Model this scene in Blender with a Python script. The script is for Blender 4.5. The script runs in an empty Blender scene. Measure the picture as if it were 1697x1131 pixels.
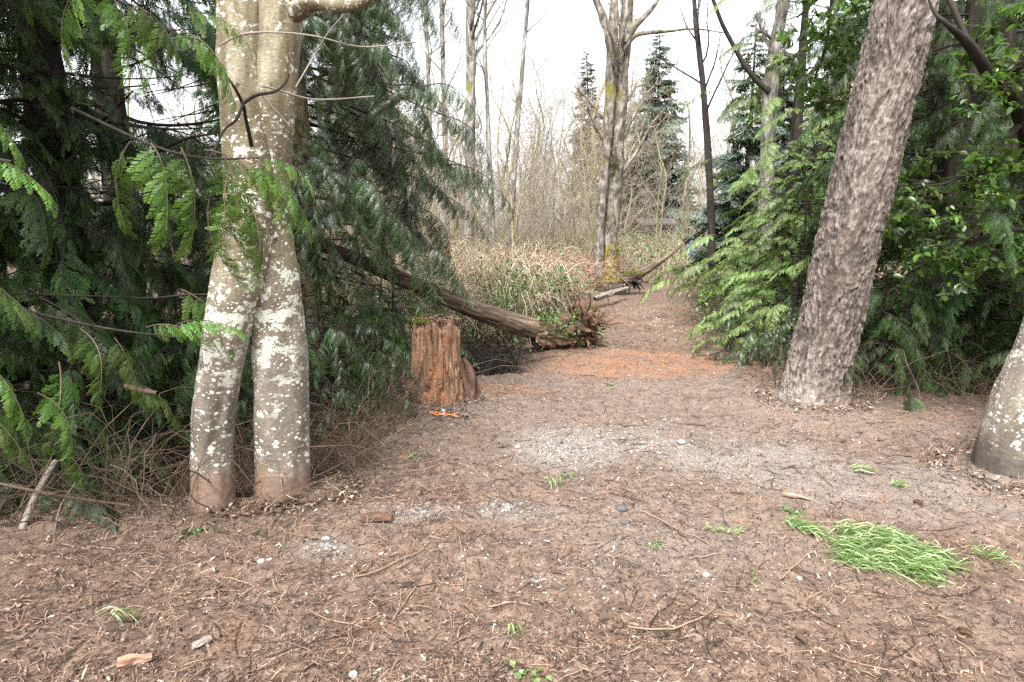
import bpy, math, random
import numpy as np
from mathutils import Matrix, Vector, Euler

# ------------------------------------------------------------------ camera, light, exposure
SC = bpy.context.scene
F = 1000.0 / 1697.0
PITCH = math.radians(9.4)
CAM_Z = 1.5
cd = bpy.data.cameras.new('camera'); cam = bpy.data.objects.new('camera', cd)
SC.collection.objects.link(cam); SC.camera = cam
cam.location = (0, 0, CAM_Z); cam.rotation_euler = (math.radians(90) - PITCH, 0, 0)
cd.sensor_width = 36; cd.lens = 36 * F; cd.clip_start = 0.05; cd.clip_end = 1500
SUN_EL, SUN_AZ = math.radians(55), math.radians(200)
w = bpy.data.worlds.new('World'); SC.world = w; w.use_nodes = True
wn = w.node_tree; wn.nodes.clear()
sky = wn.nodes.new('ShaderNodeTexSky'); sky.sky_type = 'NISHITA'; sky.sun_disc = False
sky.sun_elevation = SUN_EL; sky.sun_rotation = SUN_AZ; sky.air_density = 1.0; sky.dust_density = 4.0; sky.ozone_density = 1.0
hs = wn.nodes.new('ShaderNodeHueSaturation'); hs.inputs['Saturation'].default_value = 0.22; hs.inputs['Value'].default_value = 1.0
bg = wn.nodes.new('ShaderNodeBackground'); bg.inputs['Strength'].default_value = 0.15
wo = wn.nodes.new('ShaderNodeOutputWorld')
wn.links.new(sky.outputs[0], hs.inputs['Color']); wn.links.new(hs.outputs[0], bg.inputs['Color']); wn.links.new(bg.outputs[0], wo.inputs['Surface'])
sl = bpy.data.lights.new('sun', 'SUN'); sl.energy = 1.5; sl.angle = math.radians(14); sl.color = (1, 0.97, 0.93)
sun = bpy.data.objects.new('sun', sl); SC.collection.objects.link(sun)
# direction of travel of light; sky rotation is clockwise from +Y
sd = Vector((math.sin(SUN_AZ) * math.cos(SUN_EL), math.cos(SUN_AZ) * math.cos(SUN_EL), math.sin(SUN_EL)))
sun.rotation_euler = sd.to_track_quat('Z', 'Y').to_euler()
SC.view_settings.view_transform = 'Standard'; SC.view_settings.look = 'None'
SC.view_settings.gamma = 1; SC.view_settings.use_curve_mapping = False
SC.view_settings.exposure = 2.15
SC.cycles.use_denoising = False
SC.cycles.max_bounces = 5; SC.cycles.diffuse_bounces = 3; SC.cycles.glossy_bounces = 2; SC.cycles.transmission_bounces = 3
SC.cycles.caustics_reflective = False; SC.cycles.caustics_refractive = False

COL = SC.collection
rng = np.random.default_rng(7)
random.seed(7)

# ------------------------------------------------------------------ pixel helpers (photo pixels 1697 x 1131)
cp, sp = math.cos(PITCH), math.sin(PITCH)
def ray(px, py):
    x = (px - 848.5) / 1000.0; z = -(py - 565.5) / 1000.0
    return np.array([x, cp + z * sp, -sp + z * cp])
def at(px, py, Y):
    d = ray(px, py); return np.array([0, 0, CAM_Z]) + d * (Y / d[1])
def depth(p): return p[1] * cp - (p[2] - CAM_Z) * sp
def rad(wpx, p): return wpx / 2000.0 * depth(p)
def project(p):
    p = np.asarray(p, float); d = p[..., 1] * cp - (p[..., 2] - CAM_Z) * sp
    u = p[..., 1] * sp + (p[..., 2] - CAM_Z) * cp
    return 848.5 + 1000 * p[..., 0] / d, 565.5 - 1000 * u / d

# ------------------------------------------------------------------ noise
def _hash(ix, iy, iz):
    h = (ix * 374761393 + iy * 668265263 + iz * 2147483647 + 1013904223) & 0xffffffff
    h = ((h ^ (h >> 13)) * 1274126177) & 0xffffffff
    h = (h ^ (h >> 16)) & 0xffffffff
    return h / 4294967295.0
def vnoise(x, y, z=0.0):
    x, y, z = np.broadcast_arrays(np.asarray(x, float), np.asarray(y, float), np.asarray(z, float))
    ix, iy, iz = np.floor(x).astype(np.int64), np.floor(y).astype(np.int64), np.floor(z).astype(np.int64)
    fx, fy, fz = x - ix, y - iy, z - iz
    fx, fy, fz = [f * f * (3 - 2 * f) for f in (fx, fy, fz)]
    r = 0
    for dx in (0, 1):
        for dy in (0, 1):
            for dz in (0, 1):
                r = r + _hash(ix + dx, iy + dy, iz + dz) * (fx if dx else 1 - fx) * (fy if dy else 1 - fy) * (fz if dz else 1 - fz)
    return r * 2 - 1
def fbm(x, y, z=0.0, o=4):
    r = 0; a = 1.0; f = 1.0
    for k in range(o):
        r = r + a * vnoise(x * f + 17.3 * k, y * f - 9.1 * k, np.asarray(z) * f + 3.7 * k); a *= .5; f *= 2.03
    return r
def sstep(a, b, x):
    t = np.clip((x - a) / (b - a), 0, 1); return t * t * (3 - 2 * t)

# ------------------------------------------------------------------ ground height
def path_x(y): y = np.maximum(y, 3); return 0.2 + 0.13 * y + 0.006 * np.minimum(y, 24) ** 2
def ground_h(x, y, fine=True):
    x = np.asarray(x, float); y = np.asarray(y, float)
    h = 0.05 * fbm(x * .55, y * .55, 1.0, 3)
    if fine:
        r = np.hypot(x, y)
        fade = 1 - sstep(14, 30, r)
        h = h + fade * (0.022 * fbm(x * 3.2, y * 3.2, 4.0, 3) + 0.009 * fbm(x * 17, y * 17, 8.0, 3))
    # hollow behind the alder and under the big cedar
    hol = sstep(-1.05, -1.9, x + 0.12 * fbm(x, y, 2, 2)) * sstep(3.3, 4.2, y) * (1 - sstep(10, 14, y))
    h = h - 0.28 * hol
    # pit under the leaning log
    h = h - 0.42 * np.exp(-(((x + 0.75) / 0.75) ** 2 + ((y - 7.9) / 0.8) ** 2))
    # verges
    pc = path_x(y); off = x - pc
    vl = sstep(-1.3 , -2.6, off - 0.02 * y) * sstep(8.6, 11, y)
    h = h + 0.20 * vl * (1 + .4 * fbm(x * .7, y * .7, 5, 2))
    vr = sstep(1.5, 3.0, off) * sstep(6, 9, y)
    h = h + 0.12 * vr
    h = h + .05 * np.exp(-((x + 1.35) ** 2 + (y - 3.42) ** 2) / .16) + .06 * np.exp(-((x - 2.75) ** 2 + (y - 5.75) ** 2) / .3) + .06 * np.exp(-((x + .73) ** 2 + (y - 5.9) ** 2) / .35)
    h = h + 1.5 * sstep(22, 46, y) + 2.5 * sstep(50, 140, np.hypot(x, y))
    return h
def gz(x, y): return float(ground_h(x, y))
def gp(px, py):
    Y = 5.0; d = ray(px, py)
    h = 0.0
    for _ in range(25):
        t = (h - CAM_Z) / d[2]; p = np.array([0, 0, CAM_Z]) + d * t; h = gz(p[0], p[1])
        if p[1] > 60: break
    p[2] = h
    return p

# ------------------------------------------------------------------ geometry accumulator
class Geo:
    def __init__(s): s.V = []; s.Q = []; s.T = []; s.A = []; s.B = []; s.M = []; s.n = 0; s.MT = []
    def add(s, V, Q=None, T=None, a=None, b=None, m=0):
        V = np.asarray(V, np.float32).reshape(-1, 3); k = len(V)
        s.V.append(V)
        s.A.append(np.full(k, 0.5, np.float32) if a is None else np.broadcast_to(np.asarray(a, np.float32), (k,)))
        s.B.append(V if b is None else np.asarray(b, np.float32).reshape(-1, 3))
        if Q is not None and len(Q): s.Q.append(np.asarray(Q, np.int64) + s.n); s.M.append(np.full(len(Q), m, np.int32))
        if T is not None and len(T): s.T.append(np.asarray(T, np.int64) + s.n); s.MT.append(np.full(len(T), m, np.int32))
        s.n += k
    def mesh(s, name, mats, smooth=True):
        me = bpy.data.meshes.new(name)
        V = np.concatenate(s.V); me.vertices.add(len(V)); me.vertices.foreach_set('co', V.ravel())
        Q = np.concatenate(s.Q) if s.Q else np.zeros((0, 4), np.int64); T = np.concatenate(s.T) if s.T else np.zeros((0, 3), np.int64)
        nl = Q.size + T.size; me.loops.add(nl)
        me.loops.foreach_set('vertex_index', np.concatenate([Q.ravel(), T.ravel()]).astype(np.int32))
        me.polygons.add(len(Q) + len(T))
        me.polygons.foreach_set('loop_start', np.concatenate([np.arange(len(Q)) * 4, Q.size + np.arange(len(T)) * 3]).astype(np.int32))
        if isinstance(mats, (list, tuple)):
            for m in mats: me.materials.append(m)
            me.polygons.foreach_set('material_index', np.concatenate(s.M + s.MT).astype(np.int32))
        else: me.materials.append(mats)
        me.polygons.foreach_set('use_smooth', np.full(len(Q) + len(T), bool(smooth)))
        at_ = me.attributes.new('rnd', 'FLOAT', 'POINT'); at_.data.foreach_set('value', np.concatenate(s.A).astype(np.float32))
        ab = me.attributes.new('bc', 'FLOAT_VECTOR', 'POINT'); ab.data.foreach_set('vector', np.concatenate(s.B).astype(np.float32).ravel())
        me.update(calc_edges=True)
        return me
    def obj(s, name, mats, parent=None, smooth=True, origin=None):
        if not s.V: return None
        if parent is not None and origin is None: origin = np.array(parent.get('_o', (0, 0, 0)))
        if origin is not None and parent is None:
            s.V = [v - np.asarray(origin, np.float32) for v in s.V]
        elif parent is not None:
            s.V = [v - np.asarray(origin, np.float32) for v in s.V]
        o = bpy.data.objects.new(name, s.mesh(name, mats, smooth)); COL.objects.link(o)
        if parent is not None: o.parent = parent
        elif origin is not None: o.location = origin
        return o

def thing(name, label, cat, loc, group=None):
    o = bpy.data.objects.new(name, None); COL.objects.link(o); o.location = loc; o.empty_display_size = .2
    o['_o'] = [float(v) for v in loc]
    o['label'] = label; o['category'] = cat
    if group: o['group'] = group
    return o
def tag(o, label=None, cat=None, group=None, kind=None):
    if label: o['label'] = label
    if cat: o['category'] = cat
    if group: o['group'] = group
    if kind: o['kind'] = kind
    return o

def norm(v): return v / np.maximum(np.linalg.norm(v, axis=-1, keepdims=True), 1e-9)
def tubes(g, P, R, sides=4, a=None, m=0, ref=None, cap=True):
    """P (M,N,3), R (M,N)"""
    P = np.asarray(P, float)
    if P.ndim == 2: P = P[None]; R = np.asarray(R, float)[None]
    M, N, _ = P.shape; R = np.broadcast_to(R, (M, N))
    T = norm(np.gradient(P, axis=1))
    mean = norm(P[:, -1] - P[:, 0])
    rf = np.where(np.abs(mean[:, 2:3]) > .8, np.array([[0, -1., 0]]), np.array([[0, 0, 1.]])) if ref is None else np.broadcast_to(ref, (M, 3))
    S = norm(np.cross(T, rf[:, None, :])); U = np.cross(S, T)
    th = np.arange(sides) * 2 * math.pi / sides
    ring = P[:, :, None, :] + R[:, :, None, None] * (np.cos(th)[None, None, :, None] * S[:, :, None, :] + np.sin(th)[None, None, :, None] * U[:, :, None, :])
    arc = np.concatenate([np.zeros((M, 1)), np.cumsum(np.linalg.norm(np.diff(P, axis=1), axis=2), axis=1)], 1)
    off = rng.random((M, 1, 1)) * 20
    bc = np.stack([R[:, :, None] * np.cos(th) + off, R[:, :, None] * np.sin(th) + 0 * off, np.broadcast_to(arc[:, :, None], (M, N, sides))], -1)
    i = np.arange(N - 1)[:, None]; j = np.arange(sides)[None]; j2 = (j + 1) % sides
    q = np.stack([i * sides + j, i * sides + j2, (i + 1) * sides + j2, (i + 1) * sides + j], -1).reshape(-1, 4)
    Q = (q[None] + (np.arange(M) * N * sides)[:, None, None]).reshape(-1, 4)
    if a is None: A = np.repeat(rng.random(M), N * sides)
    else: A = np.broadcast_to(np.asarray(a, float).reshape(-1, 1) if np.ndim(a) else np.array([[a]]), (M, N * sides)).ravel()
    g.add(ring.reshape(-1, 3), Q=Q, a=A, b=bc.reshape(-1, 3), m=m)
    if cap:
        if sides == 4:
            e = np.arange(4)[None] + (np.arange(M) * N * 4 + (N - 1) * 4)[:, None]
            g.Q.append(e + g.n - M * N * 4); g.M.append(np.full(M, m, np.int32))

def spline(pts, n):
    """Catmull-Rom through rows of pts, n samples, any number of columns"""
    P = np.asarray(pts, float); k = len(P)
    Pe = np.vstack([2 * P[0] - P[1], P, 2 * P[-1] - P[-2]])
    t = np.linspace(0, k - 1 - 1e-9, n); i = t.astype(int); f = (t - i)[:, None]
    a, b, c, d = Pe[i], Pe[i + 1], Pe[i + 2], Pe[i + 3]
    return .5 * (2 * b + (c - a) * f + (2 * a - 5 * b + 4 * c - d) * f ** 2 + (-a + 3 * b - 3 * c + d) * f ** 3)

def stem(g, ctrl, sides, rings, disp=None, a=.5, m=0, ref=(0, -1, 0), captop=False, v0=0.0):
    """detailed trunk: ctrl rows x y z r; disp(theta, v, r) -> radial offset"""
    S = spline(ctrl, rings); P = S[:, :3]; R = S[:, 3]
    T = norm(np.gradient(P, axis=0)); rf = np.array(ref, float)
    X = norm(np.cross(T, rf[None])); U = np.cross(X, T)
    th = np.arange(sides) * 2 * math.pi / sides
    v = np.concatenate([[0], np.cumsum(np.linalg.norm(np.diff(P, axis=0), axis=1))])
    TH, V = np.meshgrid(th, v); RR = np.repeat(R[:, None], sides, 1)
    D = disp(TH, V, RR) if disp else 0 * TH
    r2 = RR + D
    pts = P[:, None] + r2[..., None] * (np.cos(TH)[..., None] * X[:, None] + np.sin(TH)[..., None] * U[:, None])
    i = np.arange(rings - 1)[:, None]; j = np.arange(sides)[None]; j2 = (j + 1) % sides
    Q = np.stack([i * sides + j, i * sides + j2, (i + 1) * sides + j2, (i + 1) * sides + j], -1).reshape(-1, 4)
    bc = np.stack([RR * np.cos(TH), RR * np.sin(TH), V + v0], -1)
    A = np.full(TH.shape, a) if disp is None else np.clip(.5 + D / (RR * .12 + 1e-6), 0, 1)
    g.add(pts.reshape(-1, 3), Q=Q, a=A.ravel(), b=bc.reshape(-1, 3), m=m)
    if captop:
        base = g.n - sides
        c = P[-1] + T[-1] * R[-1] * .1
        g.add([c], a=[.5], b=[[0, 0, v[-1]]])
        g.T.append(np.stack([base + np.arange(sides), base + (np.arange(sides) + 1) % sides, np.full(sides, g.n - 1)], -1)); g.MT.append(np.full(sides, m, np.int32))

# ------------------------------------------------------------------ materials
def new_mat(name):
    m = bpy.data.materials.new(name); m.use_nodes = True; nt = m.node_tree; nt.nodes.clear()
    return m, nt
class N:
    def __init__(s, nt): s.nt = nt
    def n(s, t, **kw):
        x = s.nt.nodes.new(t)
        for k, v in kw.items(): setattr(x, k, v)
        return x
    def l(s, a, b): s.nt.links.new(a, b)
    def attr(s, name): x = s.n('ShaderNodeAttribute'); x.attribute_name = name; return x
    def noise(s, vec, scale, detail=4, rough=.6, dist=0):
        x = s.n('ShaderNodeTexNoise'); x.inputs['Scale'].default_value = scale; x.inputs['Detail'].default_value = detail
        x.inputs['Roughness'].default_value = rough; x.inputs['Distortion'].default_value = dist
        if vec is not None: s.l(vec, x.inputs['Vector'])
        return x.outputs['Fac']
    def mapv(s, vec, scale=(1, 1, 1), loc=(0, 0, 0)):
        x = s.n('ShaderNodeMapping'); x.inputs['Scale'].default_value = scale; x.inputs['Location'].default_value = loc; s.l(vec, x.inputs['Vector']); return x.outputs[0]
    def ramp(s, fac, stops, interp='LINEAR'):
        x = s.n('ShaderNodeValToRGB'); cr = x.color_ramp; cr.interpolation = interp
        while len(cr.elements) < len(stops): cr.elements.new(.5)
        for e, (p, c) in zip(cr.elements, stops): e.position = p; e.color = (*c, 1) if len(c) == 3 else c
        if fac is not None: s.l(fac, x.inputs['Fac'])
        return x.outputs['Color']
    def rng(s, fac, a, b, c=0, d=1):
        x = s.n('ShaderNodeMapRange'); x.inputs[1].default_value = a; x.inputs[2].default_value = b; x.inputs[3].default_value = c; x.inputs[4].default_value = d
        s.l(fac, x.inputs[0]); return x.outputs[0]
    def mix(s, fac, a, b, mode='MIX'):
        x = s.n('ShaderNodeMix'); x.data_type = 'RGBA'; x.blend_type = mode
        ins = [i for i in x.inputs if i.type == 'RGBA']
        for v, i in ((a, ins[0]), (b, ins[1])):
            if isinstance(v, tuple): i.default_value = (*v, 1)
            else: s.l(v, i)
        if isinstance(fac, (int, float)): x.inputs[0].default_value = fac
        else: s.l(fac, x.inputs[0])
        return [o for o in x.outputs if o.type == 'RGBA'][0]
    def math(s, op, a, b=0.0, c=None):
        x = s.n('ShaderNodeMath', operation=op)
        for v, i in ((a, x.inputs[0]), (b, x.inputs[1]), (c, x.inputs[2])):
            if v is None: continue
            if isinstance(v, (int, float)): i.default_value = v
            else: s.l(v, i)
        return x.outputs[0]
    def vor(s, vec, scale, rand=1.0, feature='F1'):
        x = s.n('ShaderNodeTexVoronoi'); x.feature = feature; x.inputs['Scale'].default_value = scale; x.inputs['Randomness'].default_value = rand
        s.l(vec, x.inputs['Vector']); return x
    def out(s, col, rough=.8, bump=None, bstr=.5, bdist=.01, spec=.3, trans=None, tfac=.3):
        p = s.n('ShaderNodeBsdfPrincipled'); p.inputs['Roughness'].default_value = rough
        p.inputs['Specular IOR Level'].default_value = spec
        if isinstance(col, tuple): p.inputs['Base Color'].default_value = (*col, 1)
        else: s.l(col, p.inputs['Base Color'])
        if bump is not None:
            b = s.n('ShaderNodeBump'); b.inputs['Strength'].default_value = bstr; b.inputs['Distance'].default_value = bdist
            s.l(bump, b.inputs['Height']); s.l(b.outputs[0], p.inputs['Normal'])
        o = s.n('ShaderNodeOutputMaterial')
        if trans is not None:
            t = s.n('ShaderNodeBsdfTranslucent')
            if isinstance(trans, tuple): t.inputs['Color'].default_value = (*trans, 1)
            else: s.l(trans, t.inputs['Color'])
            mx = s.n('ShaderNodeMixShader'); mx.inputs[0].default_value = tfac
            s.l(p.outputs[0], mx.inputs[1]); s.l(t.outputs[0], mx.inputs[2]); s.l(mx.outputs[0], o.inputs['Surface'])
        else: s.l(p.outputs[0], o.inputs['Surface'])

def leaf_mat(name, dark, mid, tip, rough=.42, spec=.5, trans=(.12, .22, .03), tf=.25, objvar=True):
    m, nt = new_mat(name); k = N(nt)
    a = k.attr('rnd').outputs['Fac']
    col = k.ramp(a, [(0, dark), (.55, mid), (1, tip)])
    if objvar:
        oi = k.n('ShaderNodeObjectInfo')
        hsv = k.n('ShaderNodeHueSaturation'); k.l(col, hsv.inputs['Color'])
        k.l(k.rng(oi.outputs['Random'], 0, 1, .475, .515), hsv.inputs['Hue'])
        k.l(k.rng(oi.outputs['Random'], 0, 1, .45, 1.35), hsv.inputs['Value'])
        col = hsv.outputs[0]
    k.out(col, rough=rough, spec=spec, trans=trans, tfac=tf)
    return m
def wood_mat(name, stops, scale=30, rough=.85, stretch=(1, 1, .25), bdist=.01, moss=None, moss_amt=.5, useattr=False, spec=.2):
    m, nt = new_mat(name); k = N(nt)
    bc = k.attr('bc').outputs['Vector']; v = k.mapv(bc, stretch)
    n1 = k.noise(v, scale, 5, .65, .3)
    f = n1
    if useattr: f = k.math('ADD', k.math('MULTIPLY', k.attr('rnd').outputs['Fac'], .6), k.math('MULTIPLY', n1, .45))
    col = k.ramp(f, stops)
    if moss:
        n2 = k.noise(k.mapv(bc, (1, 1, .5), (4, 2, 9)), 3.0, 5, .7)
        col = k.mix(k.rng(n2, moss_amt - .04, moss_amt + .06), col, k.ramp(k.noise(bc, 60, 2), [(.3, tuple(c * .55 for c in moss)), (.7, moss)]))
    k.out(col, rough=rough, bump=n1, bstr=.8, bdist=bdist, spec=spec)
    return m

MAT = {}
MAT['cedar_leaf'] = leaf_mat('cedar_leaf', (.008, .018, .006), (.022, .048, .010), (.085, .16, .026), rough=.5, spec=.3, tf=.12)
MAT['cedar_bright'] = leaf_mat('cedar_bright', (.03, .065, .012), (.072, .145, .022), (.19, .31, .05), rough=.5, spec=.35, tf=.25)
MAT['cedar_grey'] = leaf_mat('cedar_grey', (.016, .032, .014), (.042, .075, .028), (.11, .17, .06), rough=.36, spec=.8, tf=.12)
MAT['young_leaf'] = leaf_mat('young_leaf', (.055, .10, .022), (.13, .215, .042), (.29, .41, .10), rough=.42, spec=.6, tf=.25)
MAT['fir_leaf'] = leaf_mat('fir_leaf', (.045, .065, .05), (.08, .115, .085), (.14, .18, .13), rough=.6, tf=.15)
MAT['broad_leaf'] = leaf_mat('broad_leaf', (.022, .05, .011), (.046, .095, .016), (.12, .21, .035), rough=.35, spec=.5, tf=.35)
MAT['ivy_leaf'] = leaf_mat('ivy_leaf', (.03, .06, .02), (.07, .13, .04), (.17, .24, .08), rough=.35, spec=.6, tf=.25, objvar=False)
MAT['grass'] = leaf_mat('grass', (.05, .09, .03), (.14, .22, .07), (.42, .47, .26), rough=.4, spec=.5, trans=(.3, .5, .1), tf=.35, objvar=False)
MAT['moss'] = leaf_mat('moss', (.05, .06, .012), (.11, .125, .022), (.22, .23, .045), rough=.9, spec=.1, tf=.1, objvar=False)
MAT['dark_wood'] = wood_mat('dark_wood', [(.3, (.012, .010, .008)), (.6, (.035, .028, .023)), (.8, (.08, .065, .05))], 25)
MAT['twig_brown'] = wood_mat('twig_brown', [(.3, (.035, .024, .017)), (.55, (.09, .062, .044)), (.8, (.22, .165, .12))], 9)
MAT['twig_grey'] = wood_mat('twig_grey', [(.3, (.10, .085, .07)), (.55, (.23, .20, .17)), (.8, (.40, .36, .31))], 6)
MAT['cane_red'] = wood_mat('cane_red', [(.3, (.09, .045, .036)), (.5, (.25, .14, .11)), (.75, (.55, .43, .36))], 3)
MAT['cane_tan'] = wood_mat('cane_tan', [(.3, (.10, .072, .045)), (.5, (.30, .235, .16)), (.75, (.6, .53, .42))], 3)
MAT['bark_thin'] = wood_mat('bark_thin', [(.36, (.045, .04, .034)), (.5, (.15, .135, .118)), (.66, (.34, .325, .30))], 10, moss=(.17, .16, .04), moss_amt=.60)
MAT['bark_olive'] = wood_mat('bark_olive', [(.3, (.09, .075, .045)), (.5, (.20, .17, .11)), (.75, (.34, .30, .21))], 14, moss=(.16, .15, .045), moss_amt=.56)
MAT['bark_moss'] = wood_mat('bark_moss', [(.36, (.04, .035, .028)), (.5, (.12, .105, .085)), (.66, (.27, .245, .21))], 9, stretch=(1, 1, .5), moss=(.17, .155, .035), moss_amt=.58, bdist=.03)
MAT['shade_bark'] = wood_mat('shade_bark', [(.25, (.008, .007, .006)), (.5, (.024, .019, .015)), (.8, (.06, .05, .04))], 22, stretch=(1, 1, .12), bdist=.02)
MAT['log_bark'] = wood_mat('log_bark', [(.3, (.02, .014, .011)), (.48, (.09, .062, .044)), (.66, (.20, .148, .108))], 22, stretch=(1, 1, .12), bdist=.02, moss=(.12, .15, .03), moss_amt=.66)
MAT['root'] = wood_mat('root', [(.25, (.02, .012, .009)), (.5, (.09, .05, .034)), (.8, (.21, .13, .09))], 10, bdist=.03, moss=(.14, .16, .03), moss_amt=.64)

# fir bark
m, nt = new_mat('fir_bark'); k = N(nt); bc = k.attr('bc').outputs['Vector']; rd = k.attr('rnd').outputs['Fac']
n1 = k.noise(k.mapv(bc, (1, 1, .35)), 34, 6, .7, .4); n2 = k.noise(k.mapv(bc, (1, 1, .6)), 4, 3, .6); n3 = k.noise(bc, 160, 3, .7)
f = k.math('ADD', k.math('MULTIPLY', rd, .55), k.math('MULTIPLY', n1, .60))
col = k.ramp(f, [(.14, (.020, .016, .014)), (.36, (.078, .064, .056)), (.56, (.15, .124, .110)), (.85, (.26, .226, .205))])
col = k.mix(k.rng(n2, .52, .68, 0, .22), col, (.22, .155, .125))
col = k.mix(k.rng(n3, .62, .72, 0, .45), col, (.38, .37, .33))
mo = k.noise(k.mapv(bc, (1, 1, 1), (9, 1, 3)), 7, 4, .7)
side = k.n('ShaderNodeSeparateXYZ'); k.l(bc, side.inputs[0])
sf = k.math('MULTIPLY', k.rng(mo, .5, .62), k.rng(side.outputs['X'], .16, .3))
col = k.mix(sf, col, (.17, .18, .07))
col = k.mix(k.math('MULTIPLY', k.rng(side.outputs['Z'], .35, .05), .15), col, (.22, .15, .115))
k.out(col, rough=.9, bump=k.math('ADD', n1, k.math('MULTIPLY', n3, .3)), bstr=.9, bdist=.02, spec=.15); MAT['fir_bark'] = m

# alder bark with lichen spots
def alder_mat(name, upper=True):
    m, nt = new_mat(name); k = N(nt); bc = k.attr('bc').outputs['Vector']
    sep = k.n('ShaderNodeSeparateXYZ'); k.l(bc, sep.inputs[0]); Z = sep.outputs['Z']
    big = k.noise(k.mapv(bc, (1, 1, .45)), 5, 4, .6); fine = k.noise(k.mapv(bc, (1, 1, 2.0)), 40, 5, .7); vf = k.noise(bc, 220, 3, .7)
    col = k.ramp(big, [(.3, (.10, .085, .07)), (.5, (.19, .165, .14)), (.7, (.33, .305, .27))])
    if upper:
        olive = k.ramp(big, [(.3, (.11, .092, .056)), (.5, (.20, .172, .11)), (.7, (.36, .335, .255))])
        col = k.mix(k.rng(Z, .95, 1.7), col, olive)
    col = k.mix(k.math('MULTIPLY', k.rng(fine, .3, .7), .95), col, k.ramp(vf, [(.3, (.07, .055, .042)), (.7, (.50, .46, .40))]), 'OVERLAY')
    # round pale spots: several sizes, denser in drifts
    wv = k.noise(bc, 55, 3, .6)
    wx = k.n('ShaderNodeVectorMath', operation='ADD'); k.l(bc, wx.inputs[0])
    nt_ = k.n('ShaderNodeTexNoise'); nt_.inputs['Scale'].default_value = 45; k.l(bc, nt_.inputs['Vector'])
    sc_ = k.n('ShaderNodeVectorMath', operation='SCALE'); k.l(nt_.outputs['Color'], sc_.inputs[0]); sc_.inputs['Scale'].default_value = .024
    k.l(sc_.outputs[0], wx.inputs[1])
    pale = None
    for scale, th, dn, loc in ((17, .40, .50, (0, 0, 0)), (27, .42, .44, (3, 1, 2)), (50, .38, .42, (5, 5, 1))):
        v = k.vor(k.mapv(wx.outputs[0], (1, 1, 1.35), loc), scale)
        rs = k.n('ShaderNodeSeparateColor'); k.l(v.outputs['Color'], rs.inputs[0])
        radv = k.math('MULTIPLY', rs.outputs[0], th)
        dens = k.noise(k.mapv(bc, (1, 1, .6), loc), 3.2, 3, .6)
        gate = k.rng(k.math('SUBTRACT', k.math('ADD', k.math('MULTIPLY', rs.outputs[1], .6), k.math('MULTIPLY', dens, .8)), k.rng(Z, 1.0, 1.8, 0, .22)), dn + .12, dn + .20)
        s_ = k.math('MULTIPLY', k.rng(k.math('SUBTRACT', radv, v.outputs['Distance']), -.02, .05), gate)
        pale = s_ if pale is None else k.math('MAXIMUM', pale, s_)
    pn = k.noise(k.mapv(bc, (1.1, 1.1, 1.5), (2, 7, 4)), 8.5, 7, .75, .4)
    mid = k.math('MULTIPLY', k.rng(Z, .75, 1.1), k.rng(Z, 1.65, 1.35))
    blot = k.math('MULTIPLY', k.rng(k.math('ADD', pn, k.math('MULTIPLY', mid, .05)), .57, .60, 0, .85), k.rng(Z, .7, 1.3, .3, 1))
    hz = k.math('MULTIPLY', k.rng(Z, .32, .45), 1.0)
    pale = k.math('MULTIPLY', k.math('MAXIMUM', pale, blot), hz)
    lc = k.ramp(k.noise(bc, 130, 4, .75), [(.3, (.34, .345, .28)), (.5, (.58, .59, .50)), (.7, (.72, .73, .66))])
    col = k.mix(pale, col, lc)
    dk = k.noise(k.mapv(bc, (1, 1, .5), (8, 3, 1)), 16, 4, .75, .5)
    col = k.mix(k.rng(dk, .62, .69, 0, .85), col, (.04, .032, .026))
    st = k.noise(k.mapv(bc, (1, 1, .12), (3, 3, 1)), 9, 3, .6)
    col = k.mix(k.rng(st, .56, .70, 0, .6), col, (.07, .058, .045))
    sp2 = k.noise(bc, 110, 3, .7)
    col = k.mix(k.rng(sp2, .62, .70, 0, .7), col, (.035, .028, .022))
    gm = k.noise(k.mapv(bc, (1, 1, .4), (7, 7, 7)), 4, 5, .7)
    col = k.mix(k.rng(gm, .54, .68, 0, .25), col, (.13, .12, .06))
    # reddish soil stain at the foot
    sn = k.math('ADD', Z, k.math('MULTIPLY', k.noise(bc, 9, 4, .6), -.30))
    soil = k.ramp(k.noise(bc, 30, 4, .7), [(.3, (.10, .06, .042)), (.7, (.23, .145, .105))] if upper else [(.3, (.035, .03, .026)), (.7, (.09, .075, .062))])
    col = k.mix(k.rng(sn, .30, .16, 0, .85), col, soil)
    k.out(col, rough=.8, bump=k.math('ADD', k.math('ADD', fine, k.math('MULTIPLY', pale, .5)), k.math('MULTIPLY', vf, .3)), bstr=.5, bdist=.006, spec=.25)
    return m
MAT['alder'] = alder_mat('alder_bark')
MAT['alder_dark'] = alder_mat('alder_bark_low', False)

# stump wood
m, nt = new_mat('stump_wood'); k = N(nt); bc = k.attr('bc').outputs['Vector']
n1 = k.noise(k.mapv(bc, (1, 1, .13)), 42, 7, .75, .6); n2 = k.noise(k.mapv(bc, (1, 1, .35)), 5, 4, .6)
col = k.ramp(n1, [(.3, (.028, .016, .011)), (.45, (.15, .085, .050)), (.6, (.30, .18, .11)), (.8, (.44, .31, .21))])
col = k.mix(k.rng(n2, .52, .66, 0, .5), col, (.34, .14, .055))
col = k.mix(k.rng(k.noise(k.mapv(bc, (1, 1, .3), (5, 5, 5)), 7, 4, .7), .55, .65, 0, .7), col, (.14, .12, .09))
wh = k.noise(k.mapv(bc, (1, 1, .4), (1, 8, 2)), 22, 3, .6)
col = k.mix(k.rng(wh, .72, .75, 0, .8), col, (.62, .6, .56))
k.out(col, rough=.85, bump=n1, bstr=1, bdist=.02, spec=.2); MAT['stump'] = m
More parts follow.
